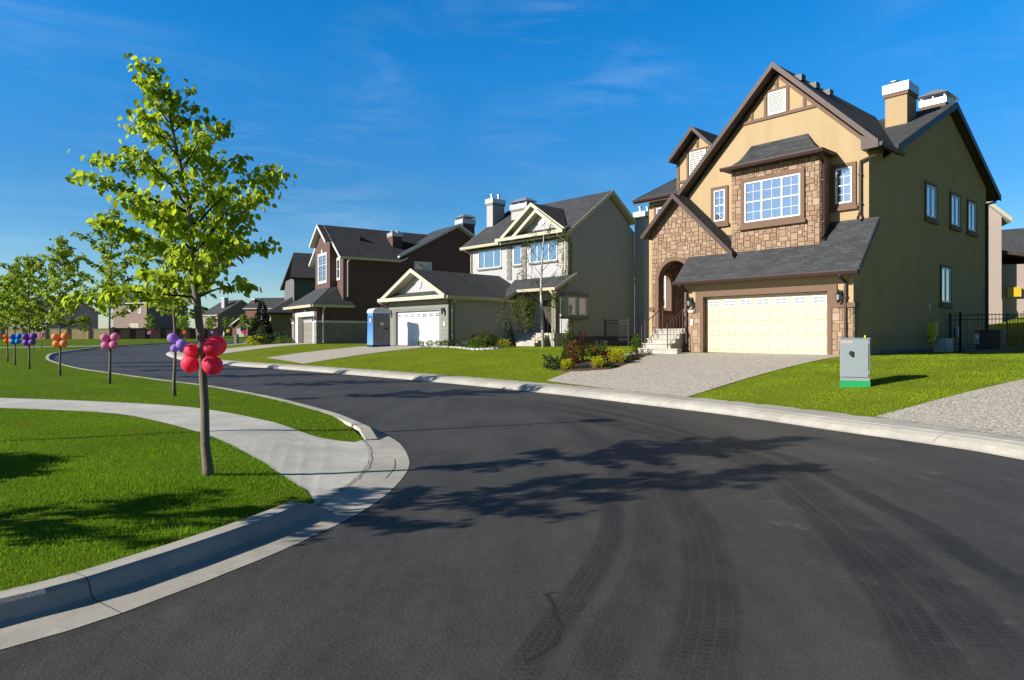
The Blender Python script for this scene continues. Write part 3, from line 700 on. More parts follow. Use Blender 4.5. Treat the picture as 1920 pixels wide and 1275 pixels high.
# ------------------------------------------------------------------ the yellow house
def house_one():
    F = F1; H = thing('house', 'yellow stucco house with stone bay, steep gable and cream double garage door', 'house', F.o, F.a)
    yU = 1.27; G = ('y', 0.0); U = ('y', yU); S = ('x', 0.0)
    w = MB()
    w.extr([(-10.3, 2.5, -.35), (-10.3, 15.07, -.35), (-10.3, 15.07, 7.74), (-10.3, 9.62, 10.24), (-10.3, 2.5, 6.97)], (10.3, 0, 0))
    w.extr([(-7.3, yU, 3.0), (0, yU, 3.0), (0, yU, 7.33), (-3.29, yU, 10.62), (-7.3, yU, 6.61)], (0, 2.499-yU, 0))
    w.box(-6.45, -.15, 1.1, 1.2, -.3, 3.0)
    for x in (-.15, -6.6): w.extr([(x, .25, -.35), (x, 2.499, -.35), (x, 2.499, 3.0), (x, yU, 3.0), (x, yU, 4.55), (x, .25, 3.4)], (.15, 0, 0))
    w.box(-6.6, -5.74, 0, .249, -.3, 2.23); w.box(-.82, 0, 0, .249, -.3, 2.23); w.box(-6.6, 0, 0, .249, 2.231, 3.15)
    w.extr([(-8.7, 2.499, 7.2), (-6.6, 2.499, 7.2), (-6.6, 2.499, 8.55), (-7.65, 2.499, 9.55), (-8.7, 2.499, 8.55)], (0, 2.5, 0))
    w.build('wall', 'stucco_y', H)
    f = MB(); f.box(-10.32, .02, 2.3, 15.09, -.6, .16); f.box(-.2, .025, .3, 2.29, -.6, .05); f.build('foundation', 'found', H)
    # roofs
    r = MB(); mz = lambda y: 7.49+.4586*(y-2.97)
    slab(r, [(-10.84, 2.05, mz(2.05)), (-6.9, 2.05, mz(2.05)), (-6.9, 2.97, 7.49), (.3, 2.97, 7.49), (.3, 9.62, mz(9.62)), (-10.84, 9.62, mz(9.62))])
    slab(r, [(.3, 9.62, mz(9.62)), (.3, 16.29, 7.49), (-10.84, 16.29, 7.49), (-10.84, 9.62, mz(9.62))])
    gz = lambda x: 11.0-abs(x+3.29)*1.003
    slab(r, [(-3.29, .86, 11.0), (.45, .86, gz(.45)), (.45, 2.6, gz(.45)), (.2, 3.05, gz(.2)), (-2.83, 9.62, gz(-2.83)), (-3.29, 10.6, 11.0)])
    slab(r, [(-3.29, .86, 11.0), (-3.29, 10.6, 11.0), (-3.75, 9.62, gz(-3.75)), (-7.1, 2.4, gz(-7.1)), (-7.62, 1.6, gz(-7.62)), (-7.62, .86, gz(-7.62))])
    slab(r, [(-6.78, -.45, 2.87), (.34, -.45, 2.87), (.34, yU, 4.745), (-6.78, yU, 4.745)], .07, .10)
    pz = lambda x: 6.57-abs(x+7.29)*.98
    slab(r, [(-7.29, .15, 6.57), (-7.29, 2.5, 6.57), (-8.86, 2.5, pz(-8.86)), (-8.86, .15, pz(-8.86))], .06, .10)
    slab(r, [(-7.29, .15, 6.57), (-4.56, .15, pz(-4.56)), (-4.56, yU, pz(-4.56)), (-7.29, yU, 6.57)], .06, .10)
    dz = lambda x: 9.84-abs(x+7.65)*1.0
    for s in (-1, 1): slab(r, [(-7.65, 2.05, 9.84), (-7.65+s*1.22, 2.05, 8.62), (-7.65+s*1.22, 5.4, 8.62), (-7.65, 8.1, 9.84)], .05, .08)
    pr = [(1.07, 7.20), (.72, 7.33), (.45, 7.52), (.22, 7.79), (0, 8.13)]
    for i in range(4):
        (d0, z0), (d1, z1) = pr[i], pr[i+1]; k0, k1 = d0/1.07, d1/1.07
        xa = lambda k: -4.4-.65*k; xb = lambda k: -2.12+1.04*k
        P = [(xa(k0), yU-d0, z0), (xb(k0), yU-d0, z0), (xb(k1), yU-d1, z1), (xa(k1), yU-d1, z1)]
        r.poly(P); r.poly([(xb(k0), yU-d0, z0), (xb(k0), yU, z0), (xb(k1), yU, z1), (xb(k1), yU-d1, z1)]); r.poly([(xa(k0), yU, z0), (xa(k0), yU-d0, z0), (xa(k1), yU-d1, z1), (xa(k1), yU, z1)])
    r.box(-5.04, -1.09, .21, yU, 7.08, 7.19, 1)
    ro = r.build('roof', ['shingle', 'soffit'], H)
    v = MB()
    for y in (1.9, 3.1, 4.3): x = -2.75; v.box(x-.16, x+.16, y-.16, y+.16, gz(x)-.1, gz(x)+.14)
    v.each('roof_vent', 'plastic_k', ro)
    fa = MB(); o = (0, -1, 0)
    fascia(fa, (-3.29, .86, 11.0), (.46, .86, gz(.46)), o, .20); fascia(fa, (-3.29, .86, 11.0), (-7.63, .86, gz(-7.63)), o, .20)
    fascia(fa, (.3, 2.99, 7.5), (.3, 9.62, mz(9.62)), (1, 0, 0), .26); fascia(fa, (.3, 16.3, 7.48), (.3, 9.62, mz(9.62)), (1, 0, 0), .26)
    fascia(fa, (-10.84, 2.05, mz(2.05)), (-10.84, 9.62, mz(9.62)), (-1, 0, 0), .24)
    fascia(fa, (-7.29, .15, 6.57), (-4.55, .15, pz(-4.55)), o, .20); fascia(fa, (-7.29, .15, 6.57), (-8.87, .15, pz(-8.87)), o, .20)
    for s in (-1, 1): fascia(fa, (-7.65, 2.05, 9.84), (-7.65+s*1.23, 2.05, 8.61), o, .17)
    fascia(fa, (.34, -.45, 2.87), (.34, yU, 4.745), (1, 0, 0), .2)
    fa.extr([(-.10, .85, 7.52), (.47, .85, 7.20), (.47, .85, 7.02), (-.10, .85, 7.02)], (0, .42, 0))
    fa.each('fascia', 'metal_br', H)
    for p0, p1, out in (((-6.79, -.45, 2.80), (.35, -.45, 2.80), o), ((.45, .88, 7.16), (.45, 2.98, 7.16), (1, 0, 0)), ((-10.84, 2.05, 7.04), (-7.1, 2.05, 7.04), o), ((-5.06, .20, 7.16), (-1.07, .20, 7.16), o),
                        ((-8.86, .15, 4.98), (-8.86, 2.4, 4.98), (-1, 0, 0)), ((-10.84, 16.3, 7.42), (.3, 16.3, 7.42), (0, 1, 0))):
        gm = MB(); gutter(gm, p0, p1, out); gm.build('gutter', 'metal_br', H)
    mb = 'metal_br'
    downpipe(H, [(.5, 1.25, 7.05), (.42, 1.2, 6.92), (-.24, 1.19, 6.72), (-.26, 1.19, 6.5), (-.26, 1.19, 4.95), (-.26, 1.0, 4.72)], mb)
    downpipe(H, [(-1.12, .20, 7.1), (-1.18, .30, 6.95), (-1.26, .58, 6.75), (-1.26, .60, 6.5), (-1.26, .60, 4.25), (-1.26, .45, 4.1)], mb)
    downpipe(H, [(-.23, -.5, 2.74), (-.23, -.5, 2.66), (-.23, -.08, 2.46), (-.23, -.07, 2.3), (-.23, -.07, .2), (-.23, -.35, .08)], mb)
    downpipe(H, [(-6.47, -.5, 2.74), (-6.47, -.5, 2.66), (-6.47, -.08, 2.46), (-6.47, -.07, 2.3), (-6.47, -.07, .2), (-6.47, -.35, .08)], mb)
    downpipe(H, [(.08, 16.3, 7.3), (.08, 16.2, 7.2), (.07, 15.0, 6.95), (.07, 14.98, 6.8), (.07, 14.98, .3), (.2, 14.98, .2)], mb, .07)
    # stone bay
    b = MB(); b.box(-4.8, -1.35, .53, yU, 3.3, 7.07); b.build('bay_wall', 'mortar', H)
    st = MB(); hole = lambda x, z: -4.26 < x < -1.99 and 4.95 < z < 6.58
    ashlar(st, ('y', .53), -4.8, -1.35, 3.7, 7.06, (), hole, seed=3); st.build('stone_facing', 'stone', H, uv=False); st = MB(); ashlar(st, ('x', -1.35), .55, yU, 3.7, 7.06, (), None, seed=4); st.build('stone_facing', 'stone', H, uv=False); st = MB(); ashlar(st, ('-x', -4.8), .55, yU, 3.7, 7.06, (), None, seed=5)
    st.build('stone_facing', 'stone', H, uv=False)
    window(H, ('y', .49), -4.21, -2.02, 5.0, 6.53, (0, .32, .68, 1), (0, .5, 1), (2, 2), .15, sill='trim_br')
    window(H, U, -1.12, -.55, 5.36, 6.62, (0, 1), (0, .5, 1), (2, 2), .14, sill='trim_br')
    window(H, U, -6.04, -5.52, 5.36, 6.64, (0, 1), (0, .5, 1), (2, 2), .13, sill='trim_br')
    window(H, ('y', 2.5), -9.85, -9.3, 5.4, 6.62, (0, 1), (0, .5, 1), (2, 2), .13)
    for (y0, y1, z0, z1) in ((6.80, 7.98, 5.45, 6.72), (9.84, 10.97, 5.45, 6.72), (12.19, 13.31, 5.45, 6.72), (8.61, 9.76, 2.08, 3.52)):
        window(H, S, y0, y1, z0, z1, (0, .5, 1), (0, 1), (0, 0), .11, glass='glass', sill='trim_br')
    # half timbering and gable vents
    t = MB(); fb(t, U, -4.78, -1.8, 9.02, 9.14, -.01, .05)
    for x, z0, z1 in ((-3.78, 9.14, 10.05), (-2.90, 9.14, 10.15), (-2.25, 9.14, 9.48), (-4.36, 9.14, 9.42), (-3.33, 10.1, 10.52)): fb(t, U, x-.055, x+.055, z0, z1, -.01, .045)
    fb(t, U, -3.72, -2.96, 10.02, 10.12, -.01, .044)
    for s in (-1, 1): t.extr([(-3.29, yU-.04, 10.66), (-3.29+s*3.2, yU-.04, 7.46), (-3.29+s*3.2, yU-.04, 7.30), (-3.29, yU-.04, 10.50)], (0, .05, 0))
    fb(t, ('y', 2.499), -8.6, -6.7, 7.55, 7.66, -.01, .05); fb(t, ('y', 2.499), -7.69, -7.61, 9.0, 9.45, -.01, .045); fb(t, ('y', 2.499), -8.2, -8.1, 7.66, 9.0, -.01, .045); fb(t, ('y', 2.499), -8.2, -7.1, 8.86, 8.94, -.01, .044)
    fb(t, ('y', 2.499), -8.72, -8.6, 7.2, 8.6, -.01, .05)
    t.build('half_timbering', 'trim_br', H)
    for (F_, x0, x1, z0, z1) in ((U, -3.67, -2.96, 9.15, 10.01), (('y', 2.499), -8.05, -7.2, 7.68, 8.84)):
        vt = MB(); fb(vt, F_, x0, x0+.06, z0, z1, -.01, .05); fb(vt, F_, x1-.06, x1, z0, z1, -.01, .05); fb(vt, F_, x0, x1, z0, z0+.06, -.01, .049); fb(vt, F_, x0, x1, z1-.06, z1, -.01, .049)
        n = 11
        for i in range(n): z = z0+.06+(z1-z0-.12)*(i+.15)/n; vt.extr([(x0+.05, F_[1]-.04, z), (x1-.05, F_[1]-.04, z), (x1-.05, F_[1]-.005, z+.06), (x0+.05, F_[1]-.005, z+.06)], (0, .004, -.012))
        fb(vt, F_, x0+.03, x1-.03, z0+.03, z1-.03, -.02, .002); vt.build('gable_vent', 'metal_w', H)
    # arched stone porch
    cx, zc, Ri, Ro = -7.47, 3.04, .79, .96; x0, x1 = -8.63, -4.8; top = lambda x: pz(x)-.16
    p = MB(); zz = lambda x: zc+math.sqrt(max(0, Ri*Ri-(x-cx)**2))
    p.extr([(x0, .53, -.3), (cx-Ri, .53, -.3), (cx-Ri, .53, top(cx-Ri)), (x0, .53, top(x0))], (0, .27, 0))
    p.extr([(cx+Ri, .53, -.3), (x1, .53, -.3), (x1, .53, top(x1)), (cx+Ri, .53, top(cx+Ri))], (0, .27, 0))
    xs = [cx-Ri+2*Ri*(.5-.5*math.cos(math.pi*i/18)) for i in range(19)]; xs = sorted(xs+[-7.29])
    for a, c in zip(xs[:-1], xs[1:]): p.extr([(a, .53, zz(a)), (c, .53, zz(c)), (c, .53, top(c)), (a, .53, top(a))], (0, .27, 0))
    p.box(-8.63, -8.35, .801, 2.498, -.3, 1.75); p.box(-8.63, -8.35, .801, .93, 1.75, 5.1); p.box(-8.63, -8.35, 1.64, 2.498, 1.75, 5.1)
    ya = lambda y: 3.08+math.sqrt(max(0, .355**2-(y-1.285)**2)); ys = [1.285-.355*math.cos(math.pi*i/12) for i in range(13)]
    for a, c in zip(ys[:-1], ys[1:]): p.extr([(-8.63, a, ya(a)), (-8.63, c, ya(c)), (-8.63, c, 5.1), (-8.63, a, 5.1)], (.28, 0, 0))
    p.box(-8.34, -6.62, 2.1, 2.3, .9, 5.0); p.box(-8.34, -6.62, .81, 2.09, 4.3, 4.4); p.box(-6.7, -6.61, .81, 2.09, .9, 4.29)
    p.build('porch_wall', 'mortar', H)
    st = MB(); inside = lambda x, z: (abs(x-cx) < Ri+.05 and z < zc) or ((x-cx)**2+(z-zc)**2 < (Ri+.05)**2)
    ashlar(st, ('y', .53), x0, x1, .2, 6.5, ((.98, -1, 6.57+7.29*.98-.14), (-.98, -1, 6.57-7.29*.98-.14)), inside, seed=9); st.build('stone_facing', 'stone', H, uv=False); st = MB()
    ashlar(st, ('y', 2.1), -8.34, -6.7, .97, 4.3, (), None, seed=12); ashlar(st, ('x', -8.35), .82, 2.09, .97, 4.3, (), lambda y, z: abs(y-1.285) < .42 and 1.68 < z < 3.45, seed=14); ashlar(st, ('-x', -6.7), .82, 2.09, .97, 4.2, (), None, seed=13)
    st.build('stone_facing', 'stone', H, uv=False)
    ar = MB(); n = 20
    for i in range(n):
        a, c = math.pi*i/n, math.pi*(i+1)/n; q = lambda an, r_: (cx+r_*math.cos(an), .53-.055, zc+r_*math.sin(an))
        ar.extr([q(a, Ri-.005), q(a, Ro), q(c, Ro), q(c, Ri-.005)], (0, .34, 0))
    for s in (-1, 1): ar.box(cx+s*(Ri-.005), cx+s*Ro, .475, .815, .95, zc)
    ar.build('arch_trim', 'trim_br', H)
    sr = MB(); q = lambda an, r_: (-8.66, 1.285+r_*math.cos(an), 3.08+r_*math.sin(an))
    for k in range(12): a, c = math.pi*k/12, math.pi*(k+1)/12; sr.extr([q(a, .35), q(a, .50), q(c, .50), q(c, .35)], (.35, 0, 0))
    for s in (-1, 1): sr.box(-8.66, -8.31, 1.285+s*.35, 1.285+s*.50, 1.62, 3.08)
    sr.box(-8.66, -8.31, .935, 1.635, 1.62, 1.755); sr.build('arch_trim', 'trim_br', H)
    window(H, ('y', 2.5), -9.98, -9.32, 1.97, 3.43, (0, 1), (0, .35, .7, 1), (0, 0), .12)
    # steps
    sp = MB()
    for i, (y, z) in enumerate(((-1.2, .16), (-.9, .37), (-.6, .56), (-.3, .77), (0, .96))):
        xr = -6.12 if i == 0 else -6.62; sp.box(-8.0, xr, y, 2.09 if i == 4 else y+.299, -.3, z-.05); sp.box(-8.03, xr+.03, y-.03, 2.09 if i == 4 else y+.27, z-.0495, z)
    sp.build('front_steps', 'step', H)
    rail(H, [(-7.95, -1.05, .16), (-7.95, .36, .96)], .92, 'rail_br'); rail(H, [(-6.68, -1.05, .16), (-6.68, -.02, .80)], .92, 'rail_br', 5)
    qn = MB(); fb(qn, ('y', .53), -8.75, -8.5, 1.72, 1.9, -.05, .07); qn.build('string_course', 'trim_br', H); qn = MB(); fb(qn, G, -6.62, -6.06, 1.62, 1.76, -.01, .075); fb(qn, G, -.52, .08, 1.62, 1.78, -.01, .08); qn.box(0, .08, 0, .34, 1.62, 1.78)
    # garage door surround
    fb(qn, G, -6.06, -5.745, 1.62, 2.42, -.01, .05); fb(qn, G, -.815, -.52, 1.62, 2.42, -.01, .05); fb(qn, G, -5.745, -.815, 2.20, 2.42, -.01, .051)
    fb(qn, G, -5.87, -5.715, 0, 1.62, -.26, .05); fb(qn, G, -.845, -.69, 0, 1.62, -.26, .05); fb(qn, G, -5.745, -5.715, 1.62, 2.20, -.26, .049); fb(qn, G, -.845, -.815, 1.62, 2.20, -.26, .049)
    qn.build('door_surround', 'trim_br', H)
    st = MB(); ashlar(st, G, -6.6, -5.87, .0, 1.62, seed=21); st.build('stone_facing', 'stone', H, uv=False); st = MB(); ashlar(st, G, -.69, .0, .0, 1.62, seed=22); ashlar(st, S, .0, .32, .0, 1.62, seed=23); st.build('stone_facing', 'stone', H, uv=False)
    sectional_door(H, -5.712, -.848, .01, 2.20, .18, 'door_y')
    lantern(H, -6.25, -.02, 2.02, 1.15); lantern(H, -.40, -.02, 2.02, 1.15)
    nb = MB(); fb(nb, G, -6.36, -6.14, 1.60, 1.70, .07, .09); fb(nb, G, -6.31, -6.19, 1.08, 1.34, .03, .05); nb.each('house_number_plate', 'metal_w', H)
    chimney(H, -1.62, -.78, 7.15, 8.2, 9.0, 10.78, 'stucco_y', .36, 'pots'); chimney(H, -1.44, -.52, 10.9, 12.3, 9.4, 11.04, 'stucco_y', .26, 'hood')
    # services on the side wall
    gm = MB(); gm.box(.0, .30, 7.0, 7.32, .68, 1.22); gm.box(.06, .24, 7.03, 7.28, .44, .68); gm.tube([(.12, 7.05, .46), (.12, 6.8, .42), (.05, 6.78, .60)], .03, 6); gm.build('gas_meter', simple('yellow_paint', (.62, .50, .03), .5, .1, 4), H)
    gp = MB(); gp.tube([(.05, 6.78, .62), (.05, .5, .62)], .02, 6); gp.build('gas_pipe', 'stucco_y', H)
    ww = MB(); ww.box(0, .45, 7.65, 7.70, -.1, .56); ww.box(0, .45, 8.55, 8.60, -.1, .56); ww.box(.42, .46, 7.65, 8.6, -.1, .56); ww.build('window_well', 'galv', H)
    ot = MB(); ot.box(0, .05, 7.15, 7.22, 1.75, 1.95); ot.build('outlet_box', 'metal_w', H)
    return H
house_one()

# ------------------------------------------------------------------ the off-white house
def house_two():
    F = F2; H = thing('house', 'off-white and grey stucco house with white garage door and porch behind a birch', 'house', F.o, F.a)
    w = MB()
    w.extr([(-6.3, 7.0, -.35), (-6.3, 13.95, -.35), (-6.3, 13.95, 7.9), (-6.3, 11.05, 10.05), (-6.3, 7.0, 7.25)], (9.69, 0, 0))
    w.box(-6.35, -.15, .6, 6.99, -.35, 2.9); w.box(-.15, -.0, .25, 6.99, -.35, 2.95); w.box(-6.55, -6.4, .25, 6.99, -.35, 2.95)
    w.build('wall', 'stucco_w', H)
    gw = MB(); gw.extr([(-6.2, .15, 3.15), (-.35, .15, 3.15), (-3.2, .15, 4.60)], (0, .2, 0)); gw.extr([(-1.6, 6.75, 7.4), (3.3, 6.75, 7.4), (.95, 6.75, 9.0)], (0, .2, 0)); gw.each('gable_wall', 'stucco_w', H)
    sd = MB(); sd.box(-6.55, -5.86, 0, .249, -.35, 2.27); sd.box(-.65, 0, 0, .249, -.35, 2.27); sd.box(-6.55, 0, 0, .249, 2.271, 2.95); sd.box(0.001, .03, .001, .5, -.3, 2.9); sd.build('siding', 'siding', H)
    f = MB(); f.box(-6.32, 3.41, 6.95, 13.97, -.6, .60); f.build('foundation', 'found_g', H)
    bo = MB(); bo.box(-5.86, -.65, -.012, .02, 2.30, 2.36); bo.box(-6.58, .02, -.012, .01, 2.62, 2.95); bo.build('trim_board', 'siding', H)
    r = MB(); mz = lambda y: 7.14+.72*(y-6.5); mzb = lambda y: 10.42-.70*(y-11.05)
    slab(r, [(-6.85, 6.5, 7.14), (3.78, 6.5, 7.14), (3.78, 11.05, 10.42), (-6.85, 11.05, 10.42)]); slab(r, [(3.78, 11.05, 10.42), (3.78, 13.6, mzb(13.6)), (-6.85, 14.4, mzb(14.4)), (-6.85, 11.05, 10.42)])
    gz = lambda x: 4.86-.505*abs(x+3.2)
    for s in (-1, 1): slab(r, [(-3.2, -.5, 4.86), (-3.2+s*3.65, -.5, gz(.45)), (-3.2+s*3.65, 7.0, gz(.45)), (-3.2, 7.0, 4.86)])
    # little pent roof closing the garage gable, porch roof, and the paired gables over the front
    slab(r, [(-6.8, -.5, 3.05), (.4, -.5, 3.05), (-.3, .16, 3.42), (-6.1, .16, 3.42)], .05, .05)
    pz = lambda y: 3.62+.53*(y-5.4)
    slab(r, [(.46, 5.38, pz(5.38)), (3.85, 5.38, pz(5.38)), (3.85, 7.3, pz(7.3)), (3.4, 7.3, pz(7.3)), (3.4, 7.0, pz(7)), (-1.6, 7.0, pz(7)), (-.2, 4.4, pz(4.4)), (.46, 4.4, pz(4.4))], .06, .1)
    g1 = lambda x: 9.42-.67*abs(x-.56); g2 = lambda x: 8.89-.69*abs(x-1.27)
    for s in (-1, 1): slab(r, [(.56, 6.45, 9.42), (.56+s*3.1, 6.45, g1(3.66)), (.56+s*3.1, 6.5, g1(3.66)), (.56, 9.7, 9.42)], .06, .1)
    for s in (-1, 1): slab(r, [(1.27, 6.2, 8.89), (1.27+s*2.38, 6.2, g2(3.65)), (1.27+s*2.38, 6.62, g2(3.65)), (1.27, 8.9, 8.89)], .06, .1)
    slab(r, [(-2.5, 6.2, 7.28), (3.7, 6.2, 7.28), (3.7, 6.8, 7.62), (-2.5, 6.8, 7.62)], .05, .04)
    ro = r.build('roof', ['shingle', 'metal_cr'], H)
    fa = MB(); o = (0, -1, 0)
    for s in (-1, 1):
        fascia(fa, (-3.2, -.5, 4.86), (-3.2+s*3.68, -.5, gz(.48)), o, .22); fascia(fa, (.56, 6.45, 9.42), (.56+s*3.12, 6.45, g1(3.68)), o, .22); fascia(fa, (1.27, 6.2, 8.89), (1.27+s*2.4, 6.2, g2(3.67)), o, .22)
    fascia(fa, (3.78, 6.5, 7.14), (3.78, 11.05, 10.42), (1, 0, 0), .24); fascia(fa, (3.78, 13.6, mzb(13.6)), (3.78, 11.05, 10.42), (1, 0, 0), .24)
    fascia(fa, (-6.85, 6.5, 7.14), (-6.85, 11.05, 10.42), (-1, 0, 0), .24); fascia(fa, (3.85, 5.38, pz(5.38)), (3.85, 7.3, pz(7.3)), (1, 0, 0), .18); fascia(fa, (.46, 5.36, pz(5.36)), (-.0, 4.4, pz(4.4)), (.5, -.2, 0), .16)
    fa.box(-6.87, .46, -.66, -.52, 2.86, 3.08); fa.box(-2.6, 3.72, 6.06, 6.19, 7.10, 7.30)
    fa.each('fascia', 'metal_cr', H)
    for p0, p1, out in (((-6.86, 6.5, 7.1), (-2.61, 6.5, 7.1), o), ((.45, -.5, 2.99), (.45, 4.4, 2.99), (1, 0, 0)), ((.46, 5.38, 3.58), (3.86, 5.38, 3.58), o)):
        gm = MB(); gutter(gm, p0, p1, out, .15, .17); gm.build('gutter', 'metal_cr', H)
    downpipe(H, [(-6.4, 6.4, 7.0), (-6.4, 6.45, 6.9), (-6.2, 6.92, 6.65), (-6.2, 6.93, 6.5), (-6.2, 6.93, 4.3), (-6.2, 6.93, 4.1)], 'metal_cr', .06)
    downpipe(H, [(3.25, 6.1, 7.05), (3.25, 6.2, 6.95), (3.2, 6.92, 6.7), (3.2, 6.93, 6.5), (3.2, 6.93, 4.8), (3.2, 6.85, 4.66)], 'metal_cr', .05)
    downpipe(H, [(.5, .3, 2.9), (.45, .3, 2.8), (.08, .25, 2.65), (.08, .25, 2.5), (.08, .25, .2), (.2, .15, .12)], 'metal_cr', .05)
    downpipe(H, [(-6.75, -.55, 2.85), (-6.7, -.5, 2.75), (-6.62, -.1, 2.6), (-6.62, .1, 2.5), (-6.62, .1, .3), (-6.62, .0, .2)], 'metal_cr', .05)
    downpipe(H, [(3.4, 5.3, 3.5), (3.45, 5.25, 3.4), (3.72, 5.2, 3.2), (3.74, 5.2, 3.0), (3.74, 5.2, .5), (3.85, 4.9, .3)], 'metal_cr', .055)
    for x0, x1 in ((-2.3, -1.92), (-.8, -.42), (2.98, 3.40)):
        q = MB(); z = 4.5; k = 0
        while z < 6.9: e = .0 if k % 2 else .03; q.box(x0-e, x1+e, 6.94, 7.0, z+.005, z+.245); z += .25; k += 1
        q.build('pilaster', 'brick_gy', H)
    q = MB(); q.box(3.39, 3.43, 6.95, 7.35, 4.6, 6.9); q.build('pilaster', 'brick_gy', H)
    wd = ('y', 7.0)
    window(H, wd, -5.41, -2.96, 5.48, 6.76, (0, .27, .70, 1), glass='glass', sill='siding'); window(H, wd, -1.65, -.88, 5.48, 6.82, glass='glass', sill='siding'); window(H, wd, -.03, 2.45, 5.52, 6.82, (0, .27, .70, 1), glass='glass', sill='siding')
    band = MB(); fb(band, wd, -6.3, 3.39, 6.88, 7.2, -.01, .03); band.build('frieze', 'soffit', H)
    sectional_door(H, -5.72, -.93, .0, 2.20, .19, 'door_w', panels=False, glass='glass_d')
    jb = MB(); jb.box(-5.86, -5.725, .02, .26, 0, 2.27); jb.box(-.925, -.65, .02, .26, 0, 2.27); jb.box(-5.725, -.925, .02, .26, 2.205, 2.27); jb.build('door_surround', simple('door_jamb_grey', (.20, .20, .19), .6), H)
    lantern(H, -6.22, -.02, 2.15, 1.1); lantern(H, -.36, -.02, 2.15, 1.1)
    ov = MB(); c = (-3.2, 4.02)
    n = 24; P = lambda k, a, b, d: (c[0]+a*math.cos(2*math.pi*k/n), .15-d, c[1]+b*math.sin(2*math.pi*k/n))
    for k in range(n): ov.extr([P(k, .24, .33, .05), P(k+1, .24, .33, .05), P(k+1, .30, .40, .05), P(k, .30, .40, .05)], (0, .06, 0))
    for i in range(7): z = c[1]-.27+.09*i; hw = .24*math.sqrt(max(.02, 1-((z-c[1])/.33)**2)); ov.box(c[0]-hw, c[0]+hw, .12, .15, z-.032, z+.032)
    ov.build('oval_vent', 'metal_w', H)
    ov = MB(); ov.lathe((0, 0, 0), [(.34, 0), (.34, .05), (.0, .05)], 24); ov.v = [(1.27+x, 6.75-z, 8.2+y) for x, y, z in ov.v]; ov.build('round_vent', 'metal_w', H)
    pl = MB(); fb(pl, ('y', 0), -.42, -.28, 1.22, 1.48, .0, .03); pl.build('house_number_plate', 'metal_w', H)
    po = MB(); po.box(3.44, 3.80, 5.42, 5.78, .3, 3.5); po.box(3.40, 3.84, 5.38, 5.82, .3, .75); po.build('porch_post', 'brick_gy', H)
    dk = MB(); dk.box(.02, 3.85, 5.2, 6.94, -.3, .80); dk.build('porch_floor', 'step', H)
    sp = MB()
    for i in range(4): sp.box(.4, 3.35, 4.0+.3*i, 5.19, -.3, .2+.155*i)
    sp.build('front_steps', 'step', H)
    rail(H, [(3.3, 4.1, .2), (3.3, 5.2, .8)], .9, 'iron', 4); rail(H, [(3.82, 5.9, .8), (3.82, 6.9, .8)], .9, 'iron', 6)
    dr = MB(); fb(dr, wd, 1.2, 2.2, .8, 2.95, -.01, .04); dr.build('front_door', 'front_door', H)
    by = MB(); by.box(3.39, 3.85, 6.15, 8.35, 1.85, 3.15); by.build('bay_wall', 'stucco_w', H)
    bt = MB(); bt.box(3.39, 3.93, 6.08, 8.42, 1.70, 1.85); bt.box(3.39, 3.93, 6.08, 8.42, 3.15, 3.32); bt.each('bay_trim', 'siding', H)
    window(H, ('x', 3.85), 6.45, 7.25, 1.95, 3.05, glass='glass_d'); window(H, ('x', 3.85), 7.45, 8.22, 1.95, 3.05, glass='glass_d'); window(H, ('y', 6.15), 3.45, 3.78, 1.95, 3.05, glass='glass_d', fw=.04)
    chimney(H, -6.84, -6.15, 9.0, 10.2, 8.4, 10.75, 'stucco_w', .32, 'pipe', 'siding'); chimney(H, -4.5, -2.9, 9.4, 10.3, 8.8, 10.0, 'stucco_w', .32, 'hood', 'siding')
    chimney(H, 3.40, 4.25, 13.95, 15.0, -.3, 9.0, 'stucco_w', .32, 'pipe', 'siding')
house_two()

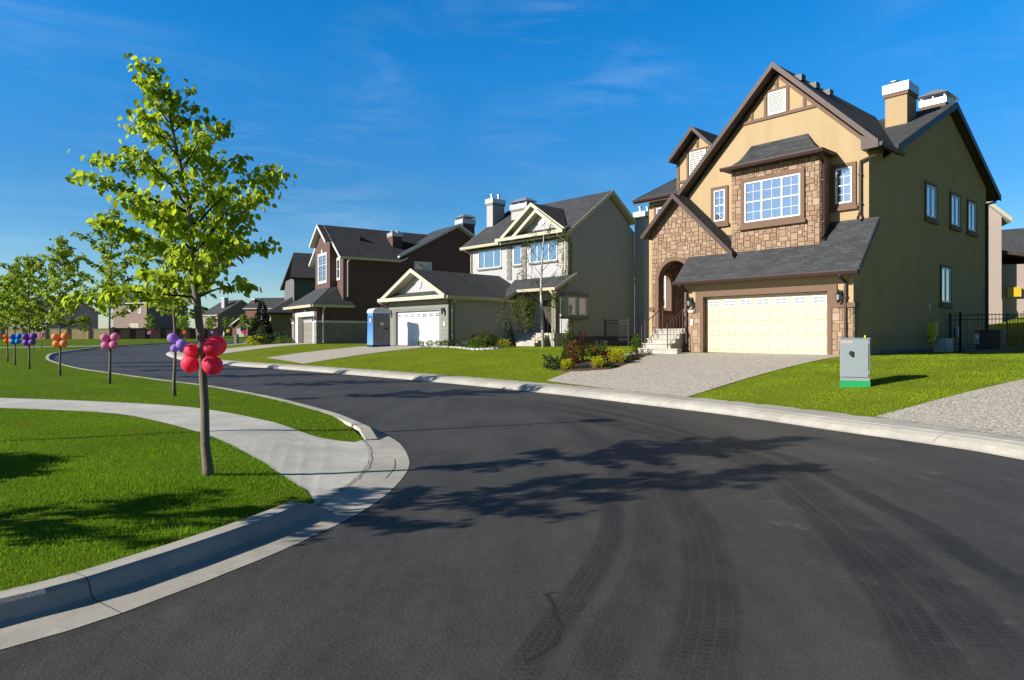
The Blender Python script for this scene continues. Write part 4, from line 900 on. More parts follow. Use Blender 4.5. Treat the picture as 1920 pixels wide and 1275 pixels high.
# ------------------------------------------------------------------ the maroon house
def house_three():
    F = F3; H = thing('house', 'dark maroon house with white trim, tall bay window and taupe garage door', 'house', F.o, F.a)
    w = MB(); w.box(-6.7, 0, .6, 15, -.35, 3.4)
    w.extr([(-7.2, 2.23, 3.4), (0, 2.23, 3.4), (0, 2.23, 7.5), (-3.5, 2.23, 10.1), (-7.2, 2.23, 7.4)], (0, 12.8, 0))
    w.extr([(-.02, 7.0, 6.5), (-.02, 15.03, 6.5), (-.02, 15.03, 9.5), (-.02, 13.07, 10.72), (-.02, 7.0, 7.4)], (-4, 0, 0))
    w.extr([(-5.35, 1.62, 4.2), (-1.55, 1.62, 4.2), (-1.55, 1.62, 8.55), (-3.45, 1.62, 10.0), (-5.35, 1.62, 8.55)], (0, .62, 0))
    w.box(-6.7, -5.4, .0, .599, -.35, 3.3); w.box(-.6, 0, .0, .599, -.35, 3.3); w.box(-5.4, -.6, 0, .599, 2.52, 3.3)
    w.build('wall', 'stucco_b', H)
    b = MB(); b.box(-6.74, -6.0, -.05, .3, -.35, 1.82); b.box(-.62, .05, -.05, .01, -.35, 1.82); b.box(.001, .06, .012, 15.05, -.35, 1.82); b.each('brick_base', 'brick_gy', H)
    bl = MB(); bl.box(-6.78, -6.0, -.08, .3, 1.82, 2.0); bl.box(-.62, .08, -.08, .02, 1.82, 2.0); bl.box(.001, .085, .02, 15.08, 1.82, 2.0); bl.each('belt_course', 'metal_w', H)
    r = MB(); ez = 3.28
    e = [(-7.25, -.55, ez), (.55, -.55, ez), (.55, 3.0, ez)]
    ap, aq = (-1.6, 1.75, 4.95), (-5.3, 1.75, 4.95)
    slab(r, [e[0], e[1], ap, aq], .06, .12); slab(r, [e[1], (.55, 3.0, ez), (-.02, 2.9, 3.75), (-1.45, 2.2, 4.95), ap], .06, .12); slab(r, [e[0], aq, (-6.0, 2.2, 4.6), (-7.25, 2.9, ez)], .06, .12)
    gz = lambda x: 10.42-.765*abs(x+3.5)
    slab(r, [(-3.5, 1.75, 10.42), (.55, 1.75, gz(.55)), (.55, 7.1, gz(.55)), (-2.5, 12.6, gz(-2.5)), (-3.5, 13.4, 10.42)]); slab(r, [(-3.5, 1.75, 10.42), (-3.5, 15.2, 10.42), (-7.6, 15.2, gz(-7.6)), (-7.6, 1.75, gz(-7.6))])
    cz = lambda y: 11.0-.545*abs(y-13.07)
    slab(r, [(.52, 7.08, cz(7.08)), (.52, 13.07, 11.0), (-4.5, 13.07, 11.0), (-4.5, 7.08, cz(7.08))]); slab(r, [(.52, 13.07, 11.0), (.52, 15.3, cz(15.3)), (-4.5, 15.3, cz(15.3)), (-4.5, 13.07, 11.0)])
    bz = lambda x: 10.40-.765*abs(x+3.45)
    for s in (-1, 1): slab(r, [(-3.45, 1.15, 10.40), (-3.45+s*2.15, 1.15, bz(-1.3)), (-3.45+s*2.15, 1.8, bz(-1.3)), (-3.45, 1.8, 10.40)], .06, .1)
    ro = r.build('roof', ['shingle', 'metal_w'], H)
    rv = MB(); rv.box(-2.1, -1.7, 4.3, 4.75, gz(-1.9)-.1, gz(-1.9)+.16); rv.build('roof_vent', 'plastic_k', ro)
    fa = MB(); o = (0, -1, 0)
    for s in (-1, 1): fascia(fa, (-3.45, 1.15, 10.40), (-3.45+s*2.17, 1.15, bz(-1.28)), o, .26); fascia(fa, (-3.5, 1.75, 10.42), (-3.5+s*4.08, 1.75, gz(.58)), o, .24)
    fascia(fa, (.52, 7.08, cz(7.08)), (.52, 13.07, 11.0), (1, 0, 0), .22); fascia(fa, (.52, 15.3, cz(15.3)), (.52, 13.07, 11.0), (1, 0, 0), .22); fa.each('fascia', 'metal_w', H)
    for p0, p1, out in (((-7.27, -.55, 3.24), (.57, -.55, 3.24), o), ((.55, -.55, 3.24), (.55, 3.0, 3.24), (1, 0, 0)), ((.55, 1.75, 7.28), (.55, 7.1, 7.28), (1, 0, 0))):
        gm = MB(); gutter(gm, p0, p1, out, .16, .2); gm.build('gutter', 'metal_cr', H)
    downpipe(H, [(.6, 2.6, 7.2), (.5, 2.6, 7.1), (.1, 2.6, 6.9), (.08, 2.6, 6.7), (.08, 2.6, 4.2), (.08, 2.6, 4.0)], 'metal_w', .07)
    downpipe(H, [(.6, .5, 3.2), (.5, .5, 3.1), (.13, .5, 2.9), (.13, .5, 2.7), (.13, .5, .3), (.25, .45, .2)], 'metal_w', .07)
    sectional_door(H, -5.0, -.93, .02, 2.36, .45, 'door_g', 6, glass='glass_f')
    ds = MB(); ds.box(-5.75, -5.02, -.04, .55, -.02, 2.75); ds.box(-.91, -.55, -.04, .55, -.02, 2.75); ds.box(-5.02, -.91, -.04, .55, 2.38, 2.76); ds.box(-3.15, -2.85, -.08, .0, 2.6, 2.95); ds.build('door_surround', 'metal_w', H)
    lantern(H, -6.1, -.06, 2.2, 1.2); lantern(H, -.28, -.06, 2.2, 1.2)
    window(H, ('y', 1.62), -4.35, -2.35, 5.45, 7.75, (0, .5, 1), (0, .62, 1), (2, 3), .17, 'metal_w'); ks = MB(); fb(ks, ('y', 1.62), -3.5, -3.2, 7.9, 8.2, 0, .09); ks.build('keystone', 'metal_w', H)
    window(H, ('y', 2.23), -1.4, -.75, 5.6, 7.2, (0, 1), (0, .5, 1), (0, 0), .16, 'metal_w'); window(H, ('y', 2.23), -6.5, -5.8, 5.6, 7.2, (0, 1), (0, .5, 1), (0, 0), .16, 'metal_w')
    window(H, ('x', 0.0), 8.9, 10.3, 5.9, 7.2, (0, .5, 1), (0, 1), (0, 0), .18, 'metal_w', glass='glass_d')
    chimney(H, -2.15, -1.15, 7.2, 8.1, 8.0, 9.62, 'stucco_b', .34, 'pots'); chimney(H, -3.4, -2.0, 14.9, 16.2, 9.0, 11.6, 'stucco_b', .45, 'hood')
house_three()

def house_four():
    F = F4; H = thing('house', 'beige brick house with black hip roof behind dark conifer, beyond maroon house', 'house', F.o, F.a)
    w = MB(); w.box(-6, 0, .3, 9, -.4, 3.1); w.box(-6, -5.4, 0, .299, -.4, 3.1); w.box(-.6, 0, 0, .299, -.4, 3.1); w.box(-5.4, -.6, 0, .299, 2.3, 3.1); w.build('wall', 'brick_b', H)
    u = MB(); u.extr([(-.9, 2.6, 3.0), (-.9, 15, 3.0), (-.9, 15, 7.3), (-.9, 2.6, 7.3)], (-8, 0, 0)); u.build('upper_wall', 'stucco_g', H)
    r = MB(); slab(r, [(-6.5, -.5, 3.2), (.5, -.5, 3.2), (-2.9, 3.4, 5.6), (-3.1, 3.4, 5.6)]); slab(r, [(.5, -.5, 3.2), (.5, 9.5, 3.2), (-2.9, 9.5, 5.6), (-2.9, 3.4, 5.6)]); slab(r, [(-6.5, -.5, 3.2), (-3.1, 3.4, 5.6), (-3.1, 9.5, 5.6), (-6.5, 9.5, 3.2)])
    slab(r, [(-.4, 2.1, 7.25), (-.4, 15.5, 7.25), (-4.2, 15.5, 10.5), (-4.2, 3.0, 10.5)]); slab(r, [(-9.2, 2.1, 6.5), (-4.2, 3.0, 10.5), (-4.2, 15.5, 10.5), (-9.2, 15.5, 6.5)])
    ro = r.build('roof', ['shingle', 'soffit'], H)
    v = MB(); v.box(-2.6, -2.2, 5.6, 6.1, 8.9, 9.35); v.build('roof_vent', 'plastic_k', ro)
    gm = MB(); gutter(gm, (.5, -.5, 3.1), (.5, 9.5, 3.1), (1, 0, 0)); gutter(gm, (-.4, 2.1, 7.15), (-.4, 15.5, 7.15), (1, 0, 0)); gm.each('gutter', 'iron', H)
    downpipe(H, [(-.35, 2.5, 7.1), (-.5, 2.5, 7.0), (-.85, 2.7, 6.8), (-.85, 2.7, 6.6), (-.85, 2.7, 4.5), (-.85, 2.7, 4.2)], 'iron', .06)
    sectional_door(H, -5.3, -.7, .0, 2.2, .25, 'door_g', 6); ds = MB(); ds.box(-5.7, -5.31, -.04, .29, 0, 2.5); ds.box(-.69, -.3, -.04, .29, 0, 2.5); ds.box(-5.31, -.69, -.04, .29, 2.22, 2.5); ds.build('door_surround', 'metal_cr', H)
    lantern(H, -.15, -.05, 2.1, 1.2)
    window(H, ('x', -.9), 6, 7.2, 5, 6.3, glass='glass_d')
house_four()

# ------------------------------------------------------------------ houses far away
def plain_house(label, loc, ang, W, D, he, hr, wall, roofm='shingle', base='stucco_br', side_gable=True, wins=(), swins=(), chim=None, band=None):
    H = thing('house', label, 'house', loc, ang, 'houses beyond the street'); e = .45
    w = MB()
    if side_gable: w.extr([(-W, 0, -3.5), (-W, D, -3.5), (-W, D, he), (-W, D/2, hr-.15), (-W, 0, he)], (W, 0, 0))
    else: w.extr([(-W, 0, -3.5), (0, 0, -3.5), (0, 0, he), (-W/2, 0, hr-.15), (-W, 0, he)], (0, D, 0))
    w.build('wall', wall, H)
    b = MB(); b.box(-W-.03, .03, -.03, D+.03, -3.6, .7); b.build('wall_base', base, H)
    r = MB()
    if side_gable:
        k = (hr-he)/(D/2); lo = he-k*e
        slab(r, [(-W-e, -e, lo), (e, -e, lo), (e, D/2, hr), (-W-e, D/2, hr)]); slab(r, [(e, D/2, hr), (e, D+e, lo), (-W-e, D+e, lo), (-W-e, D/2, hr)])
    else:
        k = (hr-he)/(W/2); lo = he-k*e
        slab(r, [(-W/2, -e, hr), (e, -e, lo), (e, D+e, lo), (-W/2, D+e, hr)]); slab(r, [(-W/2, -e, hr), (-W/2, D+e, hr), (-W-e, D+e, lo), (-W-e, -e, lo)])
    r.build('roof', [roofm, 'metal_w'], H)
    f = MB()
    if side_gable: fascia(f, (e, -e, lo), (e, D/2, hr), (1, 0, 0)); fascia(f, (e, D+e, lo), (e, D/2, hr), (1, 0, 0)); fascia(f, (-W-e, -e, lo), (e, -e, lo), (0, -1, 0), .16)
    else: fascia(f, (e, -e, lo), (-W/2, -e, hr), (0, -1, 0)); fascia(f, (-W-e, -e, lo), (-W/2, -e, hr), (0, -1, 0)); fascia(f, (e, -e, lo), (e, D+e, lo), (1, 0, 0), .16)
    f.each('fascia', 'metal_cr', H)
    for (a, c, d, h) in wins: window(H, ('y', 0), a, c, d, h, (0, .5, 1), glass='glass_d', fw=.09, sur=.08, surm='metal_w')
    for (a, c, d, h) in swins: window(H, ('x', 0), a, c, d, h, (0, .5, 1), glass='glass_d', fw=.09, sur=.08, surm='metal_w')
    if chim: chimney(H, *chim)
    return H
plain_house('cream house with big ground floor window behind tan brick wall at far left', (-96.5, 140, .6), R(-17.5), 11, 12, 6.2, 9.6, 'stucco_w', 'shingle', 'stucco_r', True, ((-4.4, -1.6, 1.2, 3.2), (-4.2, -2.2, 4.4, 5.8)), ((4, 5.2, 4.3, 5.6),))
plain_house('brown house with white windows behind dark fence at far left', (-75.8, 140, .7), R(-17.5), 9, 11, 8.0, 11.2, 'stucco_br', 'shingle', 'stucco_br', True, ((-4.4, -2.2, 1.9, 3.3), (-5.0, -4.3, 5.6, 6.6), (-2.2, -1.5, 5.6, 6.6)), (), (-1.6, -.7, 5, 6, 9, 11.2, 'stucco_br', .35, 'pots'))
plain_house('tan house with brown gable end and pale chimney across the side street', (-80.7, 185, 1.3), R(-36.9), 9, 14, 6.2, 10.4, 'stucco_br', 'shingle', 'stucco_br', True, ((-5, -3, 4, 5.8), (-3, -1, 1, 3)), (), (-3.4, -1.9, 3.0, 4.2, 6.5, 10.6, 'stucco_w', .3, 'pots'))
hz = plain_house('red brick house with dark roof and white bargeboards past the side street', (-56.5, 168, 1.1), R(-12), 11.0, 9, 7.6, 10.2, 'stucco_r', 'shingle', 'stucco_r', True, ((-7.9, -5.2, 4.6, 6.6), (-9, -7, 1, 2.8)), (), (-10.6, -9.8, 2, 3, 7.5, 9.6, 'stucco_r', .25, 'pots'))
pw = MB(); pw.extr([(-10.6, -6, -1), (-6.4, -6, -1), (-6.4, -6, 3.1), (-8.5, -6, 4.5), (-10.6, -6, 3.1)], (0, 6, 0)); pw.build('porch_wall', 'stucco_r', hz)
pr = MB(); [slab(pr, [(-8.5, -6.5, 4.75), (-8.5+s*2.6, -6.5, 2.95), (-8.5+s*2.6, 0, 2.95), (-8.5, 0, 4.75)]) for s in (-1, 1)]; pr.build('porch_roof', ['shingle', 'metal_w'], hz)
pf = MB(); [fascia(pf, (-8.5, -6.5, 4.75), (-8.5+s*2.65, -6.5, 2.93), (0, -1, 0), .3) for s in (-1, 1)]; pf.each('bargeboard', 'metal_w', hz)
gdr = MB(); gdr.box(-9.4, -7.3, -6.05, -5.95, 0, 2.2); gdr.build('garage_door', 'stucco_w', hz)
hx = plain_house('small brown house with low dark gabled roof between tan house and conifer', (-47, 150, .95), R(-30), 9, 10, 5.4, 8.2, 'stucco_br', 'shingle', 'stucco_br', True, ((-6, -4, 2.5, 4),), ())
# behind the yellow house
hy = plain_house('pinkish tan house with steep dark roof behind right end of yellow house', (31.2, 43.0, 3.2), R(-20), 8, 8, 6.2, 10.0, 'stucco_t', 'shingle', 'stucco_t', False, ((-1.9, -1.3, 2.2, 3.5),), ())
gw = MB(); gw.box(.02, 5.5, 1.0, 7.5, -4, 3.0); gw.build('garage_wall', 'stucco_t', hy); gr_ = MB(); slab(gr_, [(.02, .4, 3.9), (6, .4, 2.85), (6, 8, 2.85), (.02, 8, 3.9)]); gr_.build('garage_roof', ['shingle', 'soffit'], hy)
gd = MB(); gd.box(2.2, 5.2, .9, 1.0, -.6, 1.7); gd.build('garage_door', 'stucco_b', hy); yb = MB(); yb.box(.55, 1.3, .8, 1.0, .9, 1.5); yb.build('meter_box', simple('yellow_box', (.65, .42, .03), .5), hy)
plain_house('grey roofed house at right edge, half hidden behind tan house', (50, 58, 3.6), R(-35), 12, 10, 4.9, 8.3, 'stucco_w', 'shingle', 'stucco_g', True, ((-9, -7.6, 2.6, 4.2),), ())
plain_house('pale house glimpsed between off-white house and yellow house', (13.9, 62.0, 1.0), R(-40), 8, 10, 6.2, 8.6, 'stucco_w', 'shingle', 'found_g', True, ((-2.2, -1.4, 3.8, 5.4),), ((2.5, 3.6, 3.8, 5.2),))

# ------------------------------------------------------------------ leaves, trees, shrubs
LV = np.array([(0, 0, 0), (0, .5, -.03), (0, 1, -.16), (-.34, .06, .05), (-.47, .38, .07), (-.27, .74, -.02), (.34, .06, .05), (.47, .38, .07), (.27, .74, -.02)])
LF = np.array([(0, 1, 4, 3), (1, 2, 5, 4), (0, 6, 7, 1), (1, 7, 8, 2)])
def leaves_mesh(name, pos, dirs, nrm, size, mat, parent, tint=None, wide=1.0):
    pos = np.asarray(pos, float); n = len(pos); d = dirs/np.linalg.norm(dirs, axis=1)[:, None]
    s = np.cross(d, nrm); s /= np.linalg.norm(s, axis=1)[:, None]+1e-9; u = np.cross(s, d)
    V = pos[:, None, :]+size[:, None, None]*(LV[None, :, 0:1]*wide*s[:, None, :]+LV[None, :, 1:2]*d[:, None, :]+LV[None, :, 2:3]*u[:, None, :])
    Fc = (LF[None]+(np.arange(n)*9)[:, None, None]).reshape(-1, 4)
    t = RNG.random(n) if tint is None else tint
    return mesh_np(name, V.reshape(-1, 3), Fc, mat, np.repeat(t, 4), parent)
def curve(p0, p1, sag, n=7, wob=.03, rn=random):
    """a limb from p0 to p1: leaves the trunk steeply, then spreads"""
    P = []; p0, p1 = Vector(p0), Vector(p1); L = (p1-p0).length
    for i in range(n+1):
        t = i/n; q = p0.lerp(p1, t); q.z += sag*L*math.sin(math.pi*t)
        if 0 < i < n: q += Vector((rn.uniform(-1, 1), rn.uniform(-1, 1), rn.uniform(-1, 1)))*wob*L
        P.append(q)
    return P
def leafy(limbs, rn, leaf, per=9, twig=.22, step=.07, start=.22, droop=.35, spread=.06):
    """twigs and leaf sprays along limbs -> twig lines and leaf arrays"""
    tw, pos, dr, nm, sz = [], [], [], [], []
    for P in limbs:
        L = sum((P[i+1]-P[i]).length for i in range(len(P)-1)); m = max(2, int(L*(1-start)/step))
        for k in range(m+1):
            t = start+(1-start)*(k+rn.random()*.6)/(m+.6); f = min(t, .999)*(len(P)-1); i = int(f); q = P[i].lerp(P[i+1], f-i); ax = (P[i+1]-P[i]).normalized()
            az = rn.uniform(0, 2*math.pi); side = Vector((math.cos(az), math.sin(az), rn.uniform(-.2, .32))); side = (side+ax*.7).normalized()
            Lt = twig*(.45+rn.random()*.8)*(1.15-.55*t); e = q+side*Lt; tw.append((q, e))
            for j in range(per if t < .97 else per+2):
                s = rn.uniform(.25, 1.08); c = q.lerp(e, s)+Vector((rn.gauss(0, spread), rn.gauss(0, spread), rn.gauss(0, spread*.6)))
                a = rn.uniform(0, 2*math.pi); d = Vector((math.cos(a), math.sin(a), -droop*2-rn.random()*1.1))+side*.5
                n_ = Vector((rn.gauss(-.25, .55), rn.gauss(-.1, .55), .8)); pos.append(c); dr.append(d); nm.append(n_); sz.append(leaf*(.6+.6*rn.random()))
    return tw, np.array(pos), np.array(dr), np.array(nm), np.array(sz)
def finish_tree(root, trunk, trad, limbs, lrad, arrays, leafm, bark='bark', twig_r=.0035, n=9, bark2='bark_d', wide=1.0):
    mb = MB(); mb.tube(trunk, trad, n); tk = mb.build('trunk', bark, root, smooth=True)
    mb = MB()
    for P, r in zip(limbs, lrad): mb.tube(P, [r*(1-.85*i/(len(P)-1)) for i in range(len(P))], 5, cap=False)
    for (a, b) in arrays[0]: mb.tube([a, b], [twig_r, twig_r*.5], 3, cap=False)
    mb.build('branches', bark2, root, uv=False, smooth=True)
    if len(arrays[1]): leaves_mesh('crown', *arrays[1:], leafm, root, wide=wide)

def linden_hero():
    rn = random.Random(5); T = thing('young_tree', 'nearest young linden with big bright leaves and red balloons, by pavement', 'tree', (-3.22, 7.17, .145), 0, 'young street trees on left lawn')
    tr = [(0, 0, -.12), (-.012, 0, .05), (-.04, 0, .3), (-.05, .01, .71), (-.095, .02, 1.39), (-.13, .0, 1.85), (-.155, -.02, 2.1), (-.18, -.03, 2.46), (-.205, .0, 2.8), (-.27, .02, 3.04), (-.31, .02, 3.24), (-.34, .0, 3.41), (-.43, .02, 3.8), (-.47, .02, 3.95), (-.56, .0, 4.20), (-.70, -.02, 4.34)]
    rad = [.068, .056, .047, .043, .040, .039, .038, .034, .029, .026, .022, .019, .013, .011, .008, .004]
    Z = lambda z: next(Vector(tr[i]).lerp(Vector(tr[i+1]), (z-tr[i][2])/(tr[i+1][2]-tr[i][2])) for i in range(len(tr)-1) if tr[i][2] <= z <= tr[i+1][2])
    B = [  # height on the trunk, tip of the limb (x, y, z), lift
        (3.02, (-1.46, .15, 3.42), .04), (2.75, (-1.38, -.25, 3.10), .05), (2.50, (-.98, .5, 2.92), .05), (2.2, (-.98, -.35, 2.62), .05), (1.92, (-.98, .3, 2.16), .07), (1.86, (-1.22, -.62, 1.86), .06),
        (3.45, (-.98, .1, 3.74), .05), (3.62, (-.12, .15, 3.95), .03), (3.2, (.16, -.2, 3.62), .04), (3.3, (.1, .25, 3.78), .03), (1.9, (.84, .1, 3.22), .10), (2.3, (.62, -.15, 2.95), .08), (2.6, (.66, .3, 3.32), .06), (2.85, (.22, .35, 3.42), .04),
        (2.15, (.58, .42, 2.50), .08), (1.95, (.60, -.35, 2.38), .08), (1.85, (.36, .25, 2.06), .08), (1.88, (-.45, .65, 2.05), .08), (2.1, (-.2, .95, 2.7), .08), (2.35, (-.35, -.9, 2.75), .08), (2.6, (-.15, .85, 3.2), .06),
        (2.8, (-.4, -.75, 3.25), .06), (3.1, (-.25, .6, 3.55), .05), (3.3, (-.42, -.5, 3.68), .05), (2.0, (.15, -.75, 2.25), .08), (3.7, (-.72, -.1, 4.08), .04), (3.9, (-.3, .05, 4.1), .03), (2.45, (-.72, .15, 2.78), .06), (2.3, (.25, .1, 2.75), .06), (4.05, (-.72, .1, 4.24), .02)]
    limbs = [curve(Z(h), (Z(h).x+(e[0]-Z(h).x)*.84, e[1], e[2]-.04), s, 7, .025, rn) for h, e, s in B]; lr = [.015 if h < 3 else .010 for h, _, _ in B]; lr[10] = .021
    lead = [Vector(p) for p in tr[11:]]
    A = leafy(limbs+[lead], rn, .080, 12, .24, .062, .14, .34, .05)
    finish_tree(T, tr, rad, limbs, lr, A, 'leaf', twig_r=.003, n=12, wide=.78)
    return T
linden_hero()

def street_tree(seed, label, loc, rz=0, h=4.9, clear=1.75, width=1.05, lean=.0, leaf=.085, n=26, leafm='leaf2', per=5, group='young street trees on left lawn', step=.085, tr=.042, twig=.2, name='young_tree'):
    rn = random.Random(seed); T = thing(name, label, 'tree', loc, rz, group)
    k = 9; tp = []; x = y = 0
    for i in range(k+1):
        t = i/k; tp.append(Vector((x+lean*t, y, -.1+(h-.0)*t))); x += rn.uniform(-.035, .035); y += rn.uniform(-.035, .035)
    rad = [tr*(1.25 if i == 0 else 1)*(1-.88*i/k) for i in range(k+1)]
    limbs, lr = [], []
    for i in range(n):
        t = (i+.5)/n; z = clear+(h-.35-clear)*t**1.05; f = (z+.1)/h*k; q = tp[int(f)].lerp(tp[min(int(f)+1, k)], f-int(f)); az = i*2.399+rn.uniform(-.5, .5)
        prof_ = (.62+.38*min(1, t/.25))*(1-t)**.62+.10; L = width*prof_*(.75+.5*rn.random()); up = .45+.5*t
        limbs.append(curve(q, q+Vector((math.cos(az)*L, math.sin(az)*L, L*up)), .05, 5, .03, rn)); lr.append(.013*(1.2-t))
    A = leafy(limbs+[tp[-3:]], rn, leaf, per+4, twig, step*.8, .12, .35, .055)
    finish_tree(T, tp, rad, limbs, lr, A, leafm, n=8, twig_r=.003); return T
TA = street_tree(11, 'second young tree from the big linden, beside the road edge, with lilac balloons', (-8.05, 16.09, .148), .3, 4.7, 1.75, 1.2, -.05, .09, 28)
TB = street_tree(12, 'young tree with pink balloons on lawn inside the road bend', (-12.03, 20.16, .148), 0, 5.35, 1.9, 1.2, .12, .085, 28, per=4)
TC = street_tree(13, 'young tree with peach balloons standing beside the road bend', (-16.38, 24.46, .148), .5, 5.1, 1.65, 1.08, .05, .09, 30, per=5)
GT = 'young street trees on left lawn'
copy_tree(TA, (-20.83, 29.12, .148), 2.2, 1.06, 'young tree with violet balloons between peach and light blue balloon trees', GT)
copy_tree(TC, (-24.11, 32.75, .148), 1.1, .99, 'young tree with light blue balloons on left lawn', GT)
copy_tree(TA, (-27.99, 37.43, .148), 3.9, 1.05, 'young tree with orange balloons at left edge of photo', GT)
copy_tree(TC, (-41.6, 54.5, .148), 4.4, 1.0, 'thin young tree at far left edge behind the orange balloon tree', GT)
# the tree just outside the frame whose crown shades the near lawn and road
street_tree(17, 'young low-branched tree beyond the added shrub shape shading the near kerb', (-6.15, 4.25, .148), .8, 5.1, .75, 1.0, .1, .085, 34, 'leaf', 6)
GF = 'small trees along the far fence'
far = [(-44.9, 63.3, 'small tree behind violet balloons on far lawn'), (-50.4, 70.3, 'small tree between peach and pink balloon trees'), (-53.3, 76.5, 'small tree with pink balloons near brick wall end'), (-52.0, 82.0, 'small tree left of pink balloon tree by far road edge'),
       (-52.9, 98.6, 'small tree with pink balloons before the dark fence'), (-50.0, 103.2, 'small tree with orange balloons before the dark fence'), (-47.0, 106.0, 'small tree with lilac pink balloons before the dark fence'), (-43.2, 108.6, 'small tree with red balloons before the dark fence'),
       (-63, 128, 'small tree behind the dark fence beside the brown house'), (-58, 129, 'small tree by the right end of the dark fence')]
TF = None
for i, (x, y, lb) in enumerate(far):
    z = .145+float(g(y)) if y > 72 else .148
    if TF is None: TF = street_tree(23, lb, (x, y, z), 0, 4.2, 1.7, 1.0, 0, .11, 20, 'leaf_far', 5, GF)
    else: copy_tree(TF, (x, y, z), i*1.7, .92+.12*((i*7) % 5)/4, lb, GF)
for i, (x, y, lb) in enumerate([(-67, 158, 'small tree left of tan house porch across the street'), (-68.5, 166, 'small tree before brown gable end of tan house'), (-66, 172, 'small reddish gap tree before brown gable end wall'), (-60.3, 156, 'small tree at left of red brick porch gable'), (-54.8, 152, 'small tree at right of red brick porch gable')]):
    copy_tree(TF, (x, y, .145+float(g(y))), i*2.1, 1.15, lb, 'small trees across the side street')

def shrub(name, label, loc, kind, w, h, seed, mat, n=420, leaf=.05, group=None, cat='shrub', stems=True):
    """foliage built of many small leaves through the plant's volume, on woody stems"""
    rn = np.random.default_rng(seed); T = thing(name, label, cat, loc, 0, group)
    a = rn.uniform(0, 2*np.pi, n); u = rn.random(n)
    if kind == 'cone': z = 1-np.sqrt(rn.random(n))*1.0; r = (1-z)**.8*(.35+.65*np.sqrt(u)); z = z*.96+.04
    elif kind == 'ball': ph = np.arccos(1-2*rn.random(n)*.86); rr = (.55+.45*u)*(1+.28*np.sin(3*a+seed)*np.sin(2.4*ph+seed)); r = np.sin(ph)*rr; z = .5+.5*np.cos(ph)*rr
    elif kind == 'flat': r = np.sqrt(u)*(1+.25*np.sin(5*a+seed)); z = (1-r**2*.7)*rn.random(n)
    elif kind == 'spread':
        k = rn.integers(0, 14, n); a = k*2*np.pi/14+rn.normal(0, .16, n)+seed; t = np.sqrt(u); r = t; z = .1+t*(.55+.45*np.sin(k*2.3))+rn.normal(0, .06, n)
    elif kind == 'column': z = rn.random(n); r = np.sqrt(u)*(.35+.65*np.sin(np.pi*np.clip(z*.85+.1, 0, 1)))
    else: z = rn.random(n)**.8; k = rn.integers(0, 9, n); a = k*.7+rn.normal(0, .1, n); r = z*(.3+.7*((k*5) % 9)/9)
    p = np.c_[np.cos(a)*r*w/2, np.sin(a)*r*w/2, np.clip(z, .02, 1.3)*h]; p += rn.normal(0, leaf*.35, p.shape)
    d = np.c_[np.cos(a), np.sin(a), rn.normal(.45, .5, n)]+rn.normal(0, .45, (n, 3)); nm = np.c_[rn.normal(0, .6, n), rn.normal(0, .6, n), np.ones(n)]
    leaves_mesh('foliage', p, d, nm, leaf*(.6+.8*rn.random(n)), mat, T, rn.random(n), .75)
    if stems:
        mb = MB()
        for i in range(6):
            b = i*1.05+seed; mb.tube([(0, 0, -.05), (math.cos(b)*w*.12, math.sin(b)*w*.12, h*.35), (math.cos(b)*w*.24, math.sin(b)*w*.24, h*.62)], [.012*h+.004, .008*h+.003, .003], 4, cap=False)
        mb.build('stem', 'bark_d', T, uv=False)
    return T
M['lf_juniper'] = mat_leaf('juniper_needles', (.022, .052, .022), (.04, .08, .02), .4, .2, .6)
M['lf_blue'] = mat_leaf('blue_spruce_needles', (.040, .085, .072), (.05, .10, .07), .35, .15, .6)
M['lf_gold'] = mat_leaf('golden_leaves', (.42, .41, .018), (.60, .56, .02), .35, .35, .5)
M['lf_red'] = mat_leaf('barberry_leaves', (.075, .016, .018), (.14, .025, .02), .5, .3, .5)
M['lf_bronze'] = mat_leaf('bronze_leaves', (.15, .075, .028), (.24, .13, .03), .7, .3, .5)
M['lf_thuja'] = mat_leaf('thuja_leaves', (.075, .105, .018), (.13, .17, .02), .45, .25, .55)
M['lf_green'] = mat_leaf('shrub_leaves', (.08, .14, .02), (.16, .25, .02), .45, .35, .5)
M['lf_grey'] = mat_leaf('grey_green_leaves', (.13, .16, .08), (.16, .2, .08), .4, .3, .5)
M['lf_spruce'] = mat_leaf('dark_spruce_needles', (.015, .033, .016), (.02, .04, .015), .5, .15, .6)
def px2(x, d): return (x-960)/1265*d
def S_(name, label, px, d, kind, w, h, mat, n=420, leaf=.05, group=None, dx=0, stems=True):
    x = px2(px, d); z = zr1(x, d); w, h = (w*.86, h*.86) if d < 41 and kind != 'cone' else (w, h); return shrub(name, label, (round(x, 2), d, round(z, 3)), kind, w, h, int(px*7+d*13), mat, n, leaf, group, stems=stems)
gb = 'planting bed by the yellow house'
S_('juniper', 'dark green spreading juniper at left end of planting bed', 1041, 23.6, 'spread', 1.0, .62, 'lf_juniper', 900, .06, gb)
S_('golden_shrub', 'leftmost golden yellow shrub in front of the bronze bush', 1064, 23.0, 'ball', .50, .46, 'lf_gold', 600, .05, gb)
S_('golden_shrub', 'golden yellow shrub in middle of planting bed', 1122, 22.7, 'ball', .56, .50, 'lf_gold', 700, .05, gb)
S_('golden_shrub', 'rightmost and tallest golden yellow shrub in planting bed', 1156, 23.6, 'ball', .62, .66, 'lf_gold', 800, .05, gb)
S_('bronze_shrub', 'bronze and cream leaved upright bush in planting bed', 1075, 24.3, 'column', .72, 1.0, 'lf_bronze', 1300, .055, gb)
S_('thuja', 'slim green thuja rising above the bronze bush', 1067, 25.0, 'cone', .62, 1.62, 'lf_thuja', 1500, .06, gb)
S_('barberry', 'tall spiky dark red shrub behind the bronze bush', 1092, 24.8, 'wand', .42, 1.35, 'lf_red', 380, .055, gb)
